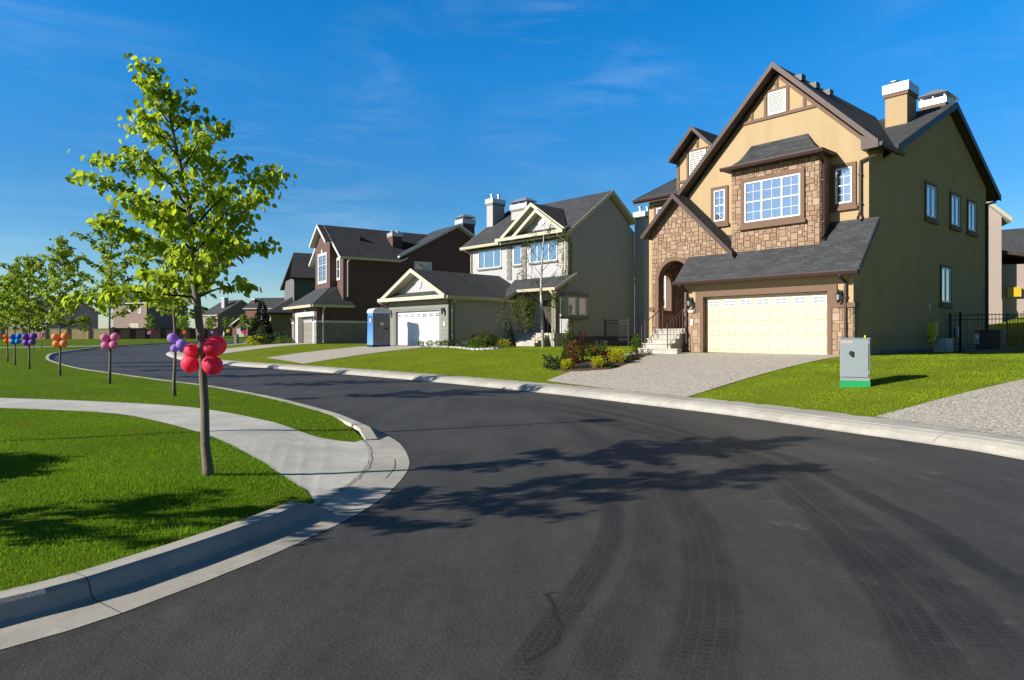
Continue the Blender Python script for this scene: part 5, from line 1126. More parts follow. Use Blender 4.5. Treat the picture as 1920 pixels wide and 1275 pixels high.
S_('barberry', 'bushy dark red shrub between two golden shrubs', 1140, 24.0, 'ball', .62, .62, 'lf_red', 800, .05, gb)
S_('barberry', 'dark red shrub with upright tips in middle of bed', 1113, 24.6, 'wand', .55, .75, 'lf_bronze', 500, .05, gb)
S_('leafy_shrub', 'open light green shrub at back of planting bed', 1110, 25.4, 'ball', 1.0, .80, 'lf_green', 700, .06, gb)
S_('leafy_shrub', 'light green shrub beside the rightmost dark red shrub', 1128, 25.4, 'wand', .8, .82, 'lf_grey', 500, .055, gb)
S_('creeping_juniper', 'low blue green juniper below the bronze bush', 1096, 22.9, 'flat', .55, .26, 'lf_blue', 600, .04, gb)
S_('creeping_juniper', 'low dark green juniper between golden shrubs', 1143, 22.7, 'flat', .55, .24, 'lf_juniper', 600, .04, gb)
S_('creeping_juniper', 'low dark green juniper at right of golden shrubs', 1182, 24.6, 'flat', .75, .28, 'lf_juniper', 800, .04, gb)
S_('barberry', 'small dark red rosette near the driveway walk', 1188, 25.6, 'spread', .34, .26, 'lf_red', 180, .045, gb)
S_('barberry', 'smallest dark red rosette at right end of bed', 1198, 25.9, 'spread', .28, .22, 'lf_red', 150, .045, gb)
S_('leafy_shrub', 'grey green low shrub at right tip of planting bed', 1212, 26.3, 'spread', .55, .28, 'lf_grey', 350, .045, gb)
S_('leafy_shrub', 'bright green bush beside front steps of the yellow house', 1193, 28.6, 'column', .55, .85, 'lf_green', 600, .06, gb)
def bed(name, pts, up=.03, mat='dirt'):
    """a low mound of soil"""
    c = np.mean(pts, axis=0); mb = MB(); ring = resample(spline(list(pts)+[pts[0]], .3), 29)[:-1]; k = 4; n = len(ring)
    for j in range(k):
        f = 1-j/k
        for q in ring: p = c+(q-c)*f; mb.v.append((p[0], p[1], zr1(p[0], p[1])+(-.03 if j == 0 else up+.02*j+random.uniform(0, .015))))
    mb.v.append((c[0], c[1], zr1(*c)+up+.09))
    for j in range(k-1):
        for i in range(n): mb.f.append([j*n+i, j*n+(i+1) % n, (j+1)*n+(i+1) % n, (j+1)*n+i]); mb.m.append(0); mb.t.append(.5)
    for i in range(n): mb.f.append([(k-1)*n+i, (k-1)*n+(i+1) % n, k*n]); mb.m.append(0); mb.t.append(.5)
    return tag(mb.build(name, mat, smooth=True), kind='structure')
bed('soil', [(px2(1030, 23.2), 23.2), (px2(1062, 22.3), 22.3), (px2(1120, 22.0), 22.0), (px2(1168, 22.4), 22.4), (px2(1226, 26.6), 26.6), (px2(1180, 26.8), 26.8), (px2(1100, 26.2), 26.2), (px2(1045, 25.0), 25.0)])
# bed by the off-white house
g2b = 'planting along the off-white house garage'
for i, (px, d) in enumerate(((789, 40.4), (806, 40.1), (822, 40.0), (836, 39.8))):
    S_('box_ball', ('leftmost', 'second from left', 'third from left', 'rightmost')[i]+' small round green box shrub before white garage door', px, d, 'ball', .55, .48, 'lf_green', 380, .055, g2b)
S_('box_ball', 'low green shrub at foot of garage downpipe', 851, 40.0, 'ball', .7, .5, 'lf_juniper', 400, .055, g2b)
S_('leafy_shrub', 'small pale green plant beside white pebbles', 862, 38.6, 'spread', .6, .35, 'lf_grey', 300, .05, g2b)
S_('leafy_shrub', 'second small pale green plant beside white pebbles', 876, 38.2, 'spread', .6, .38, 'lf_grey', 300, .05, g2b)
S_('leafy_shrub', 'large green shrub in white pebble bed by garage wall', 912, 36.6, 'ball', 1.5, .98, 'lf_thuja', 1500, .075, g2b)
S_('leafy_shrub', 'green shrub at front left of white pebble bed', 896, 35.8, 'ball', 1.2, .72, 'lf_green', 1100, .07, g2b)
S_('barberry', 'dark red shrub at back of white pebble bed', 892, 37.4, 'ball', .9, .9, 'lf_red', 600, .07, g2b)
S_('barberry', 'tall dark red shrub behind large green shrub', 908, 38.2, 'ball', .8, 1.15, 'lf_red', 500, .07, g2b)
S_('golden_shrub', 'yellow green shrub at foot of blue spruce', 942, 38.4, 'ball', 1.1, .55, 'lf_gold', 500, .06, g2b)
S_('blue_spruce', 'small blue green conical spruce beside porch steps', 952, 39.6, 'cone', .95, 1.75, 'lf_blue', 2200, .075, g2b)
def pebbles(label, pts, n, name='pebbles'):
    mb = MB(); rn = random.Random(3); A = np.array(pts)
    for i in range(n):
        k = rn.randrange(len(A)-1); t = rn.random(); p = A[k]+(A[k+1]-A[k])*t+np.array([rn.gauss(0, .12), rn.gauss(0, .12)]); r = rn.uniform(.04, .10); z = zr1(*p)
        q = [(p[0]+r*math.cos(a)*rn.uniform(.7, 1.2), p[1]+r*math.sin(a)*rn.uniform(.7, 1.2), z-.01) for a in np.linspace(0, 2*np.pi, 7)[:-1]]; tp = [(p[0]+(v[0]-p[0])*.55, p[1]+(v[1]-p[1])*.55, z+r*.7) for v in q]
        mb.frust(q, tp)
    o = mb.build(name, 'pebble', uv=False); return tag(o, label, 'pebbles', kind='stuff')
pebbles('white pebbles edging the planting along the off-white garage', [(px2(780, 40.9), 40.9), (px2(850, 39.0), 39.0), (px2(890, 35.3), 35.3), (px2(915, 35.2), 35.2), (px2(940, 36.8), 36.8)], 420)
# far bed with conifer beside the brick house
z4 = 'planting beside the beige brick house'
S_('conifer', 'large dark green conifer beside beige brick house', 491, 66, 'cone', 2.4, 4.4, 'lf_spruce', 4200, .16, z4)
S_('thuja', 'small golden conical thuja before the dark conifer', 490, 62.5, 'cone', 1.5, 1.9, 'lf_thuja', 700, .13, z4)
S_('golden_shrub', 'left bright yellow shrub at foot of dark conifer', 476, 61.5, 'ball', 1.25, .85, 'lf_gold', 420, .13, z4)
S_('golden_shrub', 'right bright yellow shrub at foot of dark conifer', 488, 61, 'ball', 1.3, .8, 'lf_gold', 420, .13, z4)
S_('juniper', 'spreading green juniper before beige brick wall', 507, 61, 'spread', 3.0, 1.1, 'lf_juniper', 900, .16, z4)
S_('juniper', 'low green shrub between juniper and taupe garage', 531, 59.5, 'flat', 1.6, .7, 'lf_green', 420, .12, z4)

def birch():
    rn = random.Random(31); d = 37.4; x = px2(1019, d); T = thing('birch', 'slender white barked birch with drooping twigs before porch', 'tree', (x, d, zr1(x, d)), 0)
    tp = [Vector(v) for v in ((0, 0, -.1), (-.06, 0, .9), (-.09, 0, 2.0), (-.13, .02, 3.0), (-.11, 0, 4.0), (-.06, .02, 5.0), (0, 0, 5.9), (.05, 0, 6.6), (.1, 0, 7.1))]
    rad = [.095, .078, .072, .066, .056, .043, .031, .019, .008]
    limbs, lr = [], []; dro = []
    spec = [(2.45, (-2.3, -.3, 3.15), .06), (2.5, (-1.5, .6, 3.3), .1), (2.6, (.75, .2, 3.2), .08), (3.3, (-1.45, .2, 4.5), .02), (3.4, (1.2, -.2, 4.7), .02), (3.9, (-1.0, -.4, 5.3), .02), (4.2, (1.5, .3, 5.9), .02), (4.6, (-1.1, .3, 6.2), .02), (5.0, (.9, -.3, 6.3), .02), (5.4, (-.6, 0, 6.8), .02), (5.7, (1.45, .1, 6.6), .04), (3.0, (-.6, -.7, 4.2), .02), (5.9, (.55, .2, 7.2), .02), (2.4, (-1.2, -.5, 2.9), .12)]
    for z, e, s in spec:
        q = next(tp[i].lerp(tp[i+1], (z-tp[i].z)/(tp[i+1].z-tp[i].z)) for i in range(8) if tp[i].z <= z <= tp[i+1].z); limbs.append(curve(q, e, s, 6, .02, rn)); lr.append(.017)
    tw, pos, dr, nm, sz = [], [], [], [], []
    for li, P in enumerate(limbs):
        low = li in (0, 1, 13, 2); m = 26 if low else 7
        for k in range(m):
            t = rn.uniform(.35 if low else .6, 1); f = t*(len(P)-1)*.999; i = int(f); q = P[i].lerp(P[i+1], f-i); Lh = rn.uniform(.5, 2.0) if low else rn.uniform(.3, .9)
            if li == 2: Lh *= .5
            e = q+Vector((rn.uniform(-.3, .3), rn.uniform(-.3, .3), -Lh)); mid = q.lerp(e, .3)+Vector((rn.uniform(-.1, .1), 0, .05)); tw += [(q, mid), (mid, e)]
            for j in range(int(30*Lh) if low else int(24*Lh)):
                c = mid.lerp(e, rn.random())+Vector((rn.gauss(0, .05), rn.gauss(0, .05), rn.gauss(0, .04))); pos.append(c); dr.append((rn.gauss(0, .4), rn.gauss(0, .4), -1)); nm.append((rn.gauss(0, 1), rn.gauss(0, 1), .3)); sz.append(rn.uniform(.05, .085))
    M['lf_birch'] = mat_leaf('birch_leaf', (.095, .115, .02), (.16, .19, .02), .6, .35, .5)
    finish_tree(T, tp, rad, limbs, lr, (tw, np.array(pos), np.array(dr), np.array(nm), np.array(sz)), 'lf_birch', 'birch', .004, 10, wide=.7)
birch()

# ------------------------------------------------------------------ balloons
def balloon_mesh(mb, c, r, d):
    """egg-shaped balloon, its knot towards -d"""
    d = Vector(d).normalized(); a = Vector((0, 0, 1)) if abs(d.z) < .9 else Vector((1, 0, 0)); u = d.cross(a).normalized(); w = d.cross(u); c = Vector(c)
    pr = [(0, 1.0)]+[(math.sin(t), math.cos(t) if t < math.pi/2 else math.cos(t)*1.18) for t in np.linspace(.12, math.pi-.16, 14)]+[(.055, -1.21), (.05, -1.25), (.11, -1.33), (.0, -1.31)]
    o = len(mb.v); n = 20
    for rr, z in pr:
        for j in range(n): an = 2*math.pi*j/n; mb.v.append(tuple(c+(u*math.cos(an)+w*math.sin(an))*rr*r+d*z*r))
    for i in range(len(pr)-1):
        for j in range(n): mb.f.append([o+i*n+j, o+i*n+(j+1) % n, o+(i+1)*n+(j+1) % n, o+(i+1)*n+j]); mb.m.append(0); mb.t.append(.5)
BAL = {k: mat_balloon('balloon_'+k, v) for k, v in dict(red=(.95, .075, .165), lilac=(.44, .27, .70), pink=(.72, .26, .48), peach=(.80, .36, .16), violet=(.26, .12, .52), blue=(.03, .30, .72), orange=(.80, .24, .015), yellow=(.78, .66, .01), dark_blue=(.01, .09, .50)).items()}
def balloons(label, loc, col, r, specs, group='balloon clusters tied to trees'):
    T = thing('balloon_cluster', label, 'balloons', loc, 0, group)
    for (x, y, z, s) in specs:
        mb = MB(); balloon_mesh(mb, (x, y, z), r*s, (x, y*.9, z)); mb.build('balloon', BAL[col], T, smooth=True, uv=False, norm=False)
    mb = MB(); mb.tube([(-.07, -.06, 0), (.07, -.06, .02), (.07, .06, 0), (-.07, .06, .01), (-.07, -.06, 0)], .003, 4); mb.build('string', 'trim_br', T); return T
q4 = [(-.135, -.04, .105, .96), (.140, .03, .125, 1.06), (-.14, .02, -.125, 1.04), (.135, -.03, -.115, .98)]
balloons('big red balloon cluster tied to nearest linden trunk', (-3.31, 7.18, 1.40), 'red', .098, [(-.105, .02, .030, .84), (.115, .09, .090, 1.15), (.155, -.08, .068, .92), (-.125, .03, -.10, 1.0), (.118, .02, -.122, 1.06)])
balloons('lilac balloon cluster tied to second tree from the big linden', (-7.93, 16.05, 1.44), 'lilac', .115, [(-.145, .0, .10, 1.05), (.115, -.1, -.05, 1.02), (-.05, -.1, -.15, .8), (.02, .12, -.13, .95)])
balloons('small dark blue balloon cluster by road behind lilac balloons', (-26.6, 58.0, 1.05), 'dark_blue', .18, [(-.1, 0, .1, 1), (.14, 0, .08, 1), (0, .1, -.1, 1)])
for lb, (x, y), c, k in (('pink balloon cluster tied to tree inside the road bend', (-12.0, 20.1), 'pink', 1.0), ('peach balloon cluster tied to tree beside the road bend', (-16.35, 24.4), 'peach', 1.12), ('violet balloon cluster tied to tree on left lawn', (-20.8, 29.05), 'violet', 1.08), ('light blue balloon cluster tied to tree on left lawn', (-24.08, 32.7), 'blue', 1.08), ('orange balloon cluster tied to tree at left edge', (-27.9, 37.4), 'orange', 1.1)):
    balloons(lb, (x+.02, y, 1.40+.03*k), c, .122*k*random.uniform(.96, 1.05), [tuple(v*k for v in s[:3])+(s[3],) for s in q4])
for lb, (x, y), c in (('tiny pink balloon cluster left of violet balloons', (-44.9, 63.2), 'pink'), ('tiny pink balloon cluster before the brick wall end', (-53.3, 76.4), 'pink'), ('tiny pink balloon cluster before left end of dark fence', (-52.9, 98.5), 'pink'), ('tiny orange balloon cluster before the dark fence', (-50.0, 103.1), 'orange'), ('tiny lilac balloon cluster before the dark fence', (-47.0, 105.9), 'lilac'), ('tiny red balloon cluster before the dark fence', (-43.2, 108.5), 'red'), ('tiny orange balloon cluster behind light blue balloons', (-41.6, 54.4), 'orange')):
    z = float(g(y)) if y > 72 else 0
    balloons(lb, (x, y, 1.55+z), c, .16, q4, 'distant balloon clusters')
balloons('yellow balloon cluster low beside tiny orange balloons', (-48.3, 104.3, 1.25), 'yellow', .24, q4, 'distant balloon clusters')
balloons('yellow balloon cluster in front of tan house across the street', (-66.4, 158, 2.6), 'yellow', .3, q4, 'distant balloon clusters')
balloons('bright blue balloon cluster before red brick porch', (-61.0, 153, 2.9), 'blue', .42, q4, 'distant balloon clusters')
balloons('bright blue balloon cluster at right of red brick porch', (-53.4, 153, 2.9), 'blue', .36, q4, 'distant balloon clusters')

# ------------------------------------------------------------------ fences and walls
def iron_fence(label, loc, rz, L, h=1.5, gap=.12, posts=True, group='black iron fences'):
    T = thing('iron_fence', label, 'fence', loc, rz, group); n = int(L/gap); rl = MB()
    for z in (.18, h*.80, h*.92): rl.box(0, L, -.016, .016, z, z+.032)
    rl.each('rail', 'iron', T)
    pk = MB()
    for i in range(1, n): x = L*i/n; pk.box(x-.008, x+.008, -.008, .008, .05, h-.08); pk.frust([(x-.008, -.008, h-.08), (x+.008, -.008, h-.08), (x+.008, .008, h-.08), (x-.008, .008, h-.08)], [(x-.001, -.001, h-.02), (x+.001, -.001, h-.02), (x+.001, .001, h-.02), (x-.001, .001, h-.02)])
    pk.build('pickets', 'iron', T)
    for x in (0, L):
        ps = MB(); ps.box(x-.035, x+.035, -.035, .035, -.2, h); ps.box(x-.045, x+.045, -.045, .045, h, h+.03); ps.build('post', 'iron', T)
    return T
p = F1.w(.42, 9.75, .12); iron_fence('black iron gate fence between yellow house side wall and air conditioner', p, F1.a, 2.2, 1.52)
p = F1.w(-.0, 9.75, .12); iron_fence('short black iron infill beside yellow house downpipe', (F1.w(.05, 9.75, .12)), F1.a, .34, 1.5)
p = F2.w(4.35, 9.5, .2); iron_fence('black iron gate beside off-white house side wall', p, F2.a, 1.9, 1.5)
p = F2.w(7.5, 9.5, .15); iron_fence('short black iron fence left of yellow house steps', p, F2.a, 1.1, 1.5)
q = F1.w(4.5, 22, 0); iron_fence('long black iron fence on the grassy rise behind yellow house', (27.5, 37.5, zr1(27.5, 37.5)), R(-12), 9, 1.5, .14)
def block_wall(label, x0, y0, x1, y1, z, h, mat, n, name='boundary_wall', cat='wall', group='boundary walls and fences across the lawn'):
    L = math.hypot(x1-x0, y1-y0); T = thing(name, label, cat, (x0, y0, z), math.atan2(y1-y0, x1-x0), group)
    m = MB(); m.box(0, L, -.1, .1, -.6, h); m.build('panel', mat, T)
    c = MB(); c.box(0, L, -.15, .15, h, h+.07); c.build('coping', 'iron' if mat != 'brick_wall' else 'curb', T)
    for i in range(n+1): q = MB(); x = L*i/n; q.box(x-.2, x+.2, -.2, .2, -.6, h+.25); q.build('post', 'soffit', T)
z = float(g(125))
block_wall('cream block boundary wall with dark posts before cream house', -93, 123, -74.8, 126, z+.1, 1.95, 'brick_wall', 5)
block_wall('dark brown boarded fence before brown house', -74.4, 126, -57, 131, z+.15, 2.0, 'stucco_b', 7, 'board_fence', 'fence')

# ------------------------------------------------------------------ street furniture and the rest
def toilet():
    N0 = Vector((px2(699.4, 42.0), 42.0)); a = math.atan2(.50, .866); T = thing('portable_toilet', 'blue and grey portable toilet with white roof on the driveway', 'portable toilet', (N0.x, N0.y, zr1(N0.x, N0.y)+.02), a)
    W = 1.12; D = 1.15; tp = .035
    M['pt_blue'] = simple('blue_plastic', (.10, .29, .72), .45, .06, 3, spec=.4); M['pt_grey'] = simple('grey_plastic', (.16, .17, .18), .5, .08, 3, spec=.4); M['pt_roof'] = simple('white_plastic', (.55, .58, .62), .45, .06, 3, spec=.4)
    b = MB(); b.frust([(0, 0, .14), (W, 0, .14), (W, D, .14), (0, D, .14)], [(tp, tp, 2.12), (W-tp, tp, 2.12), (W-tp, D-tp, 2.12), (tp, D-tp, 2.12)])
    for i in range(5): y = .15+i*.2; b.frust([(-.0, y, .25), (-.0, y+.11, .25), (.0, y+.11, 2.0), (.0, y, 2.0)], [(-.014, y+.02, .28), (-.014, y+.09, .28), (tp-.016, y+.09, 1.97), (tp-.016, y+.02, 1.97)])
    b.build('body', 'pt_blue', T)
    d = MB(); d.frust([(.10, .012, .2), (W-.10, .012, .2), (W-.12, tp+.006, 2.05), (.12, tp+.006, 2.05)], [(.12, -.03, .22), (W-.12, -.03, .22), (W-.14, tp-.03, 2.03), (.14, tp-.03, 2.03)])
    for x0 in (.0, W-.10): d.extr([(x0, -.012, .14), (x0+.10, -.012, .14), (x0+.10, tp-.012, 2.12), (x0, tp-.012, 2.12)], (0, .05, 0))
    d.extr([(.2, -.04, 1.05), (.28, -.04, 1.05), (.7, -.014, 1.8), (.62, -.014, 1.8)], (0, .02, 0)); d.extr([(.85, -.04, 1.0), (.93, -.04, 1.0), (.6, -.04, .4), (.52, -.04, .4)], (0, .02, 0))
    dr = d.build('door', 'pt_grey', T)
    h = MB(); h.box(W-.36, W-.16, -.05, -.01, 1.10, 1.20); h.build('handle', 'plastic_k', dr)
    lb = MB(); lb.box(.42, .70, -.026, .0, 1.36, 1.50); lb.box(.48, .64, -.0255, .0, 1.50, 1.57); lb.build('sign', 'metal_w', dr)
    l2 = MB(); l2.box(-.012, .02, .45, .68, 1.55, 1.80); l2.build('sign', 'metal_w', T)
    r = MB(); n = 9; prf = [(W*.5*math.cos(t), .30*math.sin(t)) for t in np.linspace(math.pi, 0, n)]
    pts = [(W*.5+(W*.5+.03)*(abs(math.cos(t))**.55)*(1 if math.cos(t) > 0 else -1), 2.12+.34*abs(math.sin(t))**.6) for t in np.linspace(math.pi, 0, 13)]
    lo = [(p[0], -.03, p[1]) for p in pts]; r.extr(lo, (0, D+.06, 0)); r.build('roof', 'pt_roof', T, bevel=.05)
    k = MB(); k.box(-.02, W+.02, -.02, .12, 0, .14); k.box(-.02, W+.02, D-.12, D+.02, 0, .14); k.box(-.02, W+.02, .12, D-.12, .06, .14); k.build('base', 'plastic_k', T)
    v = MB(); v.tube([(W-.2, D-.2, 2.3), (W-.2, D-.2, 2.56)], .045, 8); v.build('vent_pipe', 'pt_grey', T)
toilet()

def cabinet(label, loc, rz, group=None, s=1.0):
    T = thing('utility_cabinet', label, 'utility cabinet', loc, rz, group); W, D, Hh = .60*s, .42*s, 1.10*s
    M['cab'] = simple('grey_powder_coat', (.235, .275, .295), .45, .05, 2, spec=.4, grime=.12); M['cab_g'] = simple('green_base', (.0, .27, .075), .55, .08, 4)
    b = MB(); b.box(0, W, 0, D, .15, Hh); b.box(-.012, W+.012, -.015, D+.012, Hh, Hh+.018); b.build('body', 'cab', T, bevel=.006)
    g_ = MB(); g_.box(-.008, W+.008, -.008, D+.008, -.1, .15); g_.build('base', 'cab_g', T)
    d = MB(); d.box(.015, W-.03, -.022, -.004, .235, Hh-.02); dr = d.build('door', 'cab', T, bevel=.005)
    gs = MB(); gs.box(.008, W-.02, -.003, .0, .228, .234); gs.box(W-.028, W-.021, -.003, .0, .234, Hh-.015); gs.build('door_gap', 'crack', T)
    h = MB(); h.lathe((0, 0, 0), [(.045, 0), (.04, .03), (0, .032)], 12); h.v = [(W*.37+x, -.022-z, Hh*.70+y) for x, y, z in h.v]; h.box(W*.37-.018, W*.37+.026, -.075, -.045, Hh*.70-.06, Hh*.70+.055); h.build('handle', 'plastic_k', dr)
    st = MB(); st.box(.03, .24, -.0235, -.02, Hh-.10, Hh-.05)
    lb = st.build('warning_sticker', simple('pale_sticker', (.55, .45, .47), .5), dr)
    tx = MB()
    for i in range(7): x = .04+i*.026; tx.box(x, x+.016, -.0245, -.022, Hh-.088, Hh-.062)
    tx.build('red_lettering', simple('red_print', (.5, .05, .08), .5), dr)
    for z in (.30, Hh-.13): hg = MB(); hg.box(W-.028, W-.006, -.030, -.002, z, z+.08); hg.build('hinge', 'cab', T)
    t = MB(); t.box(W-.115, W-.085, .2, .215, Hh+.018, Hh+.075); t.build('marker_tab', simple('yellow_tab', (.7, .55, .02), .5), T)
    return T
cabinet('grey utility cabinet with green base on lawn beside driveway', (7.43, 15.28, .43), R(-27))
shrub('shadow_stand_in', 'unseen round shrub shape added outside left edge to shade the lawn', (-9.7, 5.40, .14), 'ball', 3.1, 2.1, 5, 'lf_juniper', 14000, .15)  # unseen stand-in, added only to cast the shadow on the lawn edge
gb_ = thing('junction_box', 'dark grey junction box on lawn corner near side street', 'utility box', (px2(443, 78), 78, zr1(px2(443, 78), 78)), R(-20))
m = MB(); m.box(-.22, .22, -.15, .15, -.1, 1.1); m.box(-.25, .25, -.18, .18, 1.1, 1.14); m.build('body', 'found_g', gb_); m = MB(); m.box(-.18, .18, -.17, -.149, .1, 1.05); m.build('door', 'stucco_g', gb_)

def air_con():
    p = F1.w(1.28, 8.35, .06); T = thing('air_conditioner', 'black louvred air conditioner unit beside yellow house', 'air conditioner', p, F1.a); W = .86
    b = MB(); b.box(.03, W-.03, .03, W-.03, .06, .78); b.build('core', 'plastic_k', T)
    l = MB()
    for i in range(12): z = .09+i*.056; l.extr([(0, 0, z), (W, 0, z), (W, W, z), (0, W, z)], (0, 0, .028))
    l.build('louvres', 'iron', T)
    c = MB(); c.box(-.01, W+.01, -.01, W+.01, .76, .81); c.lathe((W/2, W/2, .81), [(.38, 0), (.36, .03), (.10, .045), (0, .045)], 20); c.build('top', 'plastic_k', T)
    k = MB(); k.box(-.02, .16, -.012, .0, .28, .72); k.build('access_panel', 'cab', T)
    s = MB(); s.box(.02, .14, -.016, -.011, .5, .64); s.build('sticker', 'metal_w', T)
    o = MB(); o.box(-.25, W+.25, -.25, W+.25, -.25, .055); o.build('pad', 'found', T)
air_con()
dm = thing('disconnect_box', 'small white electrical box on wall behind the air conditioner', 'electrical box', F1.w(.03, 10.35, .62), F1.a)
m = MB(); m.box(0, .1, 0, .3, 0, .42); m.box(-.01, .11, -.01, .31, .40, .43); m.build('body', 'metal_w', dm)

# street lamp outside the frame; only its long shadow reaches the picture
sl = thing('street_lamp', 'tall street lamp outside left edge, its shadow crossing the road', 'street lamp', (-9.2, 8.35, .1), R(22))
m = MB(); m.tube([(0, 0, -.2), (0, 0, 3.9), (0, 0, 5.5)], [.055, .045, .035], 10); m.lathe((0, 0, 0), [(.09, 0), (.09, .6), (.06, .66)], 12); m.build('pole', 'iron', sl)
m = MB(); m.lathe((0, 0, 5.45), [(.0, 0), (.12, .03), (.26, .10), (.26, .15), (.12, .26), (0, .30)], 14); m.build('lamp_head', 'iron', sl)

def person(label, loc, rz, h, top, trousers):
    P = thing('person', label, 'person', loc, rz)
    J = [(0, 0, .53), (0, .01, .66), (0, 0, .80), (0, 0, .865), (0, .02, .90), (0, .015, .965), (-.055, 0, .50), (-.06, .045, .28), (-.06, -.03, .05), (-.06, .06, .02), (.055, 0, .50), (.06, -.03, .28), (.06, .06, .06), (.06, .14, .02),
         (-.105, 0, .80), (-.13, -.03, .63), (-.12, .02, .48), (-.118, .04, .42), (.105, 0, .80), (.13, .03, .64), (.12, .09, .51), (.118, .11, .46)]
    Ed = [(0, 1), (1, 2), (2, 3), (3, 4), (4, 5), (0, 6), (6, 7), (7, 8), (8, 9), (0, 10), (10, 11), (11, 12), (12, 13), (2, 14), (14, 15), (15, 16), (16, 17), (2, 18), (18, 19), (19, 20), (20, 21)]
    rr = [.085, .075, .085, .032, .05, .045, .06, .042, .027, .02, .06, .042, .027, .02, .04, .03, .022, .016, .04, .03, .022, .016]
    me = bpy.data.meshes.new('body'); me.from_pydata([tuple(c*h for c in v) for v in J], Ed, []); o = bpy.data.objects.new('body', me); COL.objects.link(o); o.parent = P
    o.modifiers.new('skin', 'SKIN'); sv = me.skin_vertices[0].data
    for i, r in enumerate(rr): sv[i].radius = (r*h, r*h*.8 if i in (0, 1, 2) else r*h)
    sv[0].use_root = True; s = o.modifiers.new('sub', 'SUBSURF'); s.levels = s.render_levels = 2
    m_, nt, b = newmat('clothed_figure'); c = coords(nt, 'Object'); sx = nt.nodes.new('ShaderNodeSeparateXYZ'); nt.links.new(c, sx.inputs[0])
    r = ramp(nt, [(.0, (.1, .08, .07)), (.035, trousers), (.51, top), (.85, (.55, .33, .24))]); r.color_ramp.interpolation = 'CONSTANT'; nt.links.new(math2(nt, 'MULTIPLY', sx.outputs[2], 1/h), r.inputs[0]); nt.links.new(r.outputs[0], b.inputs['Base Color']); me.materials.append(m_)
    hb = MB(); hb.lathe((0, -.005*h, .945*h), [(.058*h, -.02*h), (.06*h, .02*h), (.045*h, .055*h), (0, .07*h)], 12); hb.build('hair', 'soffit', P, smooth=True)
    fc = MB(); fc.box(-.008*h, .008*h, .055*h, .075*h, .915*h, .935*h); [fc.box(x-.006*h, x+.006*h, .058*h, .066*h, .938*h, .945*h) for x in (-.022*h, .022*h)]; fc.build('face', 'stucco_br', P)
    return P
y = 120.0; x = px2(420, y); person('person in pale top and blue trousers walking on the side street', (x, y, float(g(y))+.02), 2.2, 1.72, (.55, .54, .50), (.16, .27, .38))

# ------------------------------------------------------------------ tyre tracks on the road surface
def track(pts, w, strength, z=.0045):
    P = spline(pts, .12); n = normals(P); L = np.r_[0, np.cumsum(np.linalg.norm(np.diff(P, axis=0), axis=1))]; v, f = [], []
    for i in range(len(P)):
        for s in (-.5, .5): q = P[i]+n[i]*w*s; v.append((q[0], q[1], z))
    for i in range(len(P)-1): a = 2*i; f.append((a, a+1, a+3, a+2))
    me = bpy.data.meshes.new('tyre_track'); me.from_pydata(v, [], f); me.materials.append(M['track']); uv = me.uv_layers.new(name='UVMap')
    for pg in me.polygons:
        for li in pg.loop_indices: vi = me.loops[li].vertex_index; uv.data[li].uv = ((vi % 2), L[vi//2])
    at = me.attributes.new('tint', 'FLOAT', 'FACE'); k = len(f); at.data.foreach_set('value', [strength*min(1, 5*i/k, 14*(k-i)/k) for i in range(k)])
    b = bmesh.new(); b.from_mesh(me); bmesh.ops.recalc_face_normals(b, faces=b.faces)
    if sum(q.normal.z for q in b.faces) < 0: bmesh.ops.reverse_faces(b, faces=b.faces)
    b.to_mesh(me); b.free()
    o = bpy.data.objects.new('tyre_track', me); COL.objects.link(o); o.parent = road
def gp(pts): return [((x-960)/1265*(2024/(y-629)), 2024/(y-629)) for x, y in pts]
TR = [([(1.38, 9.16), (1.14, 7.33), (0.96, 6.43), (0.76, 5.28), (0.52, 4.5), (0.29, 3.87), (0.04, 3.2), (-0.07, 2.89)],0.23,0.9),([(1.52, 8.76), (1.44, 7.61), (1.32, 6.53), (1.09, 5.28), (0.86, 4.44), (0.59, 3.76), (0.38, 3.2), (0.27, 2.89)],0.3,0.55),([(1.42, 8.96), (1.59, 8.06), (1.68, 7.13), (1.57, 5.77), (1.38, 4.77), (1.17, 3.98), (0.99, 3.48), (0.82, 3.06)],0.4,0.85),([(0.55, 13.86), (1.87, 11.84), (2.64, 9.83), (3.01, 8.19), (2.84, 6.79), (2.69, 5.64), (2.49, 4.77), (2.3, 3.98), (2.06, 3.26), (1.92, 2.89)],0.38,1.0),([(0.0, 16.06), (1.59, 13.4), (2.62, 10.71), (3.14, 9.04), (3.19, 7.75), (3.05, 6.49), (2.91, 5.5), (2.75, 4.48), (2.53, 3.59), (2.35, 3.06)],0.4,0.95),([(0.53, 16.73), (2.23, 13.4), (3.07, 10.49), (3.58, 9.04), (3.58, 7.61), (3.5, 6.49), (3.46, 5.64), (3.31, 4.82), (3.2, 4.19), (3.05, 3.54)],0.28,1.1),([(-0.83, 17.45), (0.3, 15.22), (0.99, 12.57), (1.29, 10.88), (1.3, 9.16)],0.35,0.5),([(1.38, 17.45), (2.5, 14.35), (3.09, 11.84), (3.42, 10.07)],0.5,0.45)]
for i, (pts, w, s) in enumerate(TR): track(pts, w, s, .0003+.0001*i)
mbs = MB()
ribbon(mbs, spline([(0.21, 4.18), (0.24, 4.04), (0.25, 3.88), (0.27, 3.74), (0.25, 3.62), (0.22, 3.5), (0.16, 3.41), (0.11, 3.35), (0.06, 3.32)], .03), .020, .0013, 0, .5, .006); ribbon(mbs, spline([(0.2, 4.16), (0.27, 4.2), (0.35, 4.2), (0.41, 4.14), (0.43, 4.04), (0.41, 3.95), (0.37, 3.9)], .03), .007, .0014, 0, .5, .004)
st = mbs.build('wet_stain', 'stain'); st.parent = road

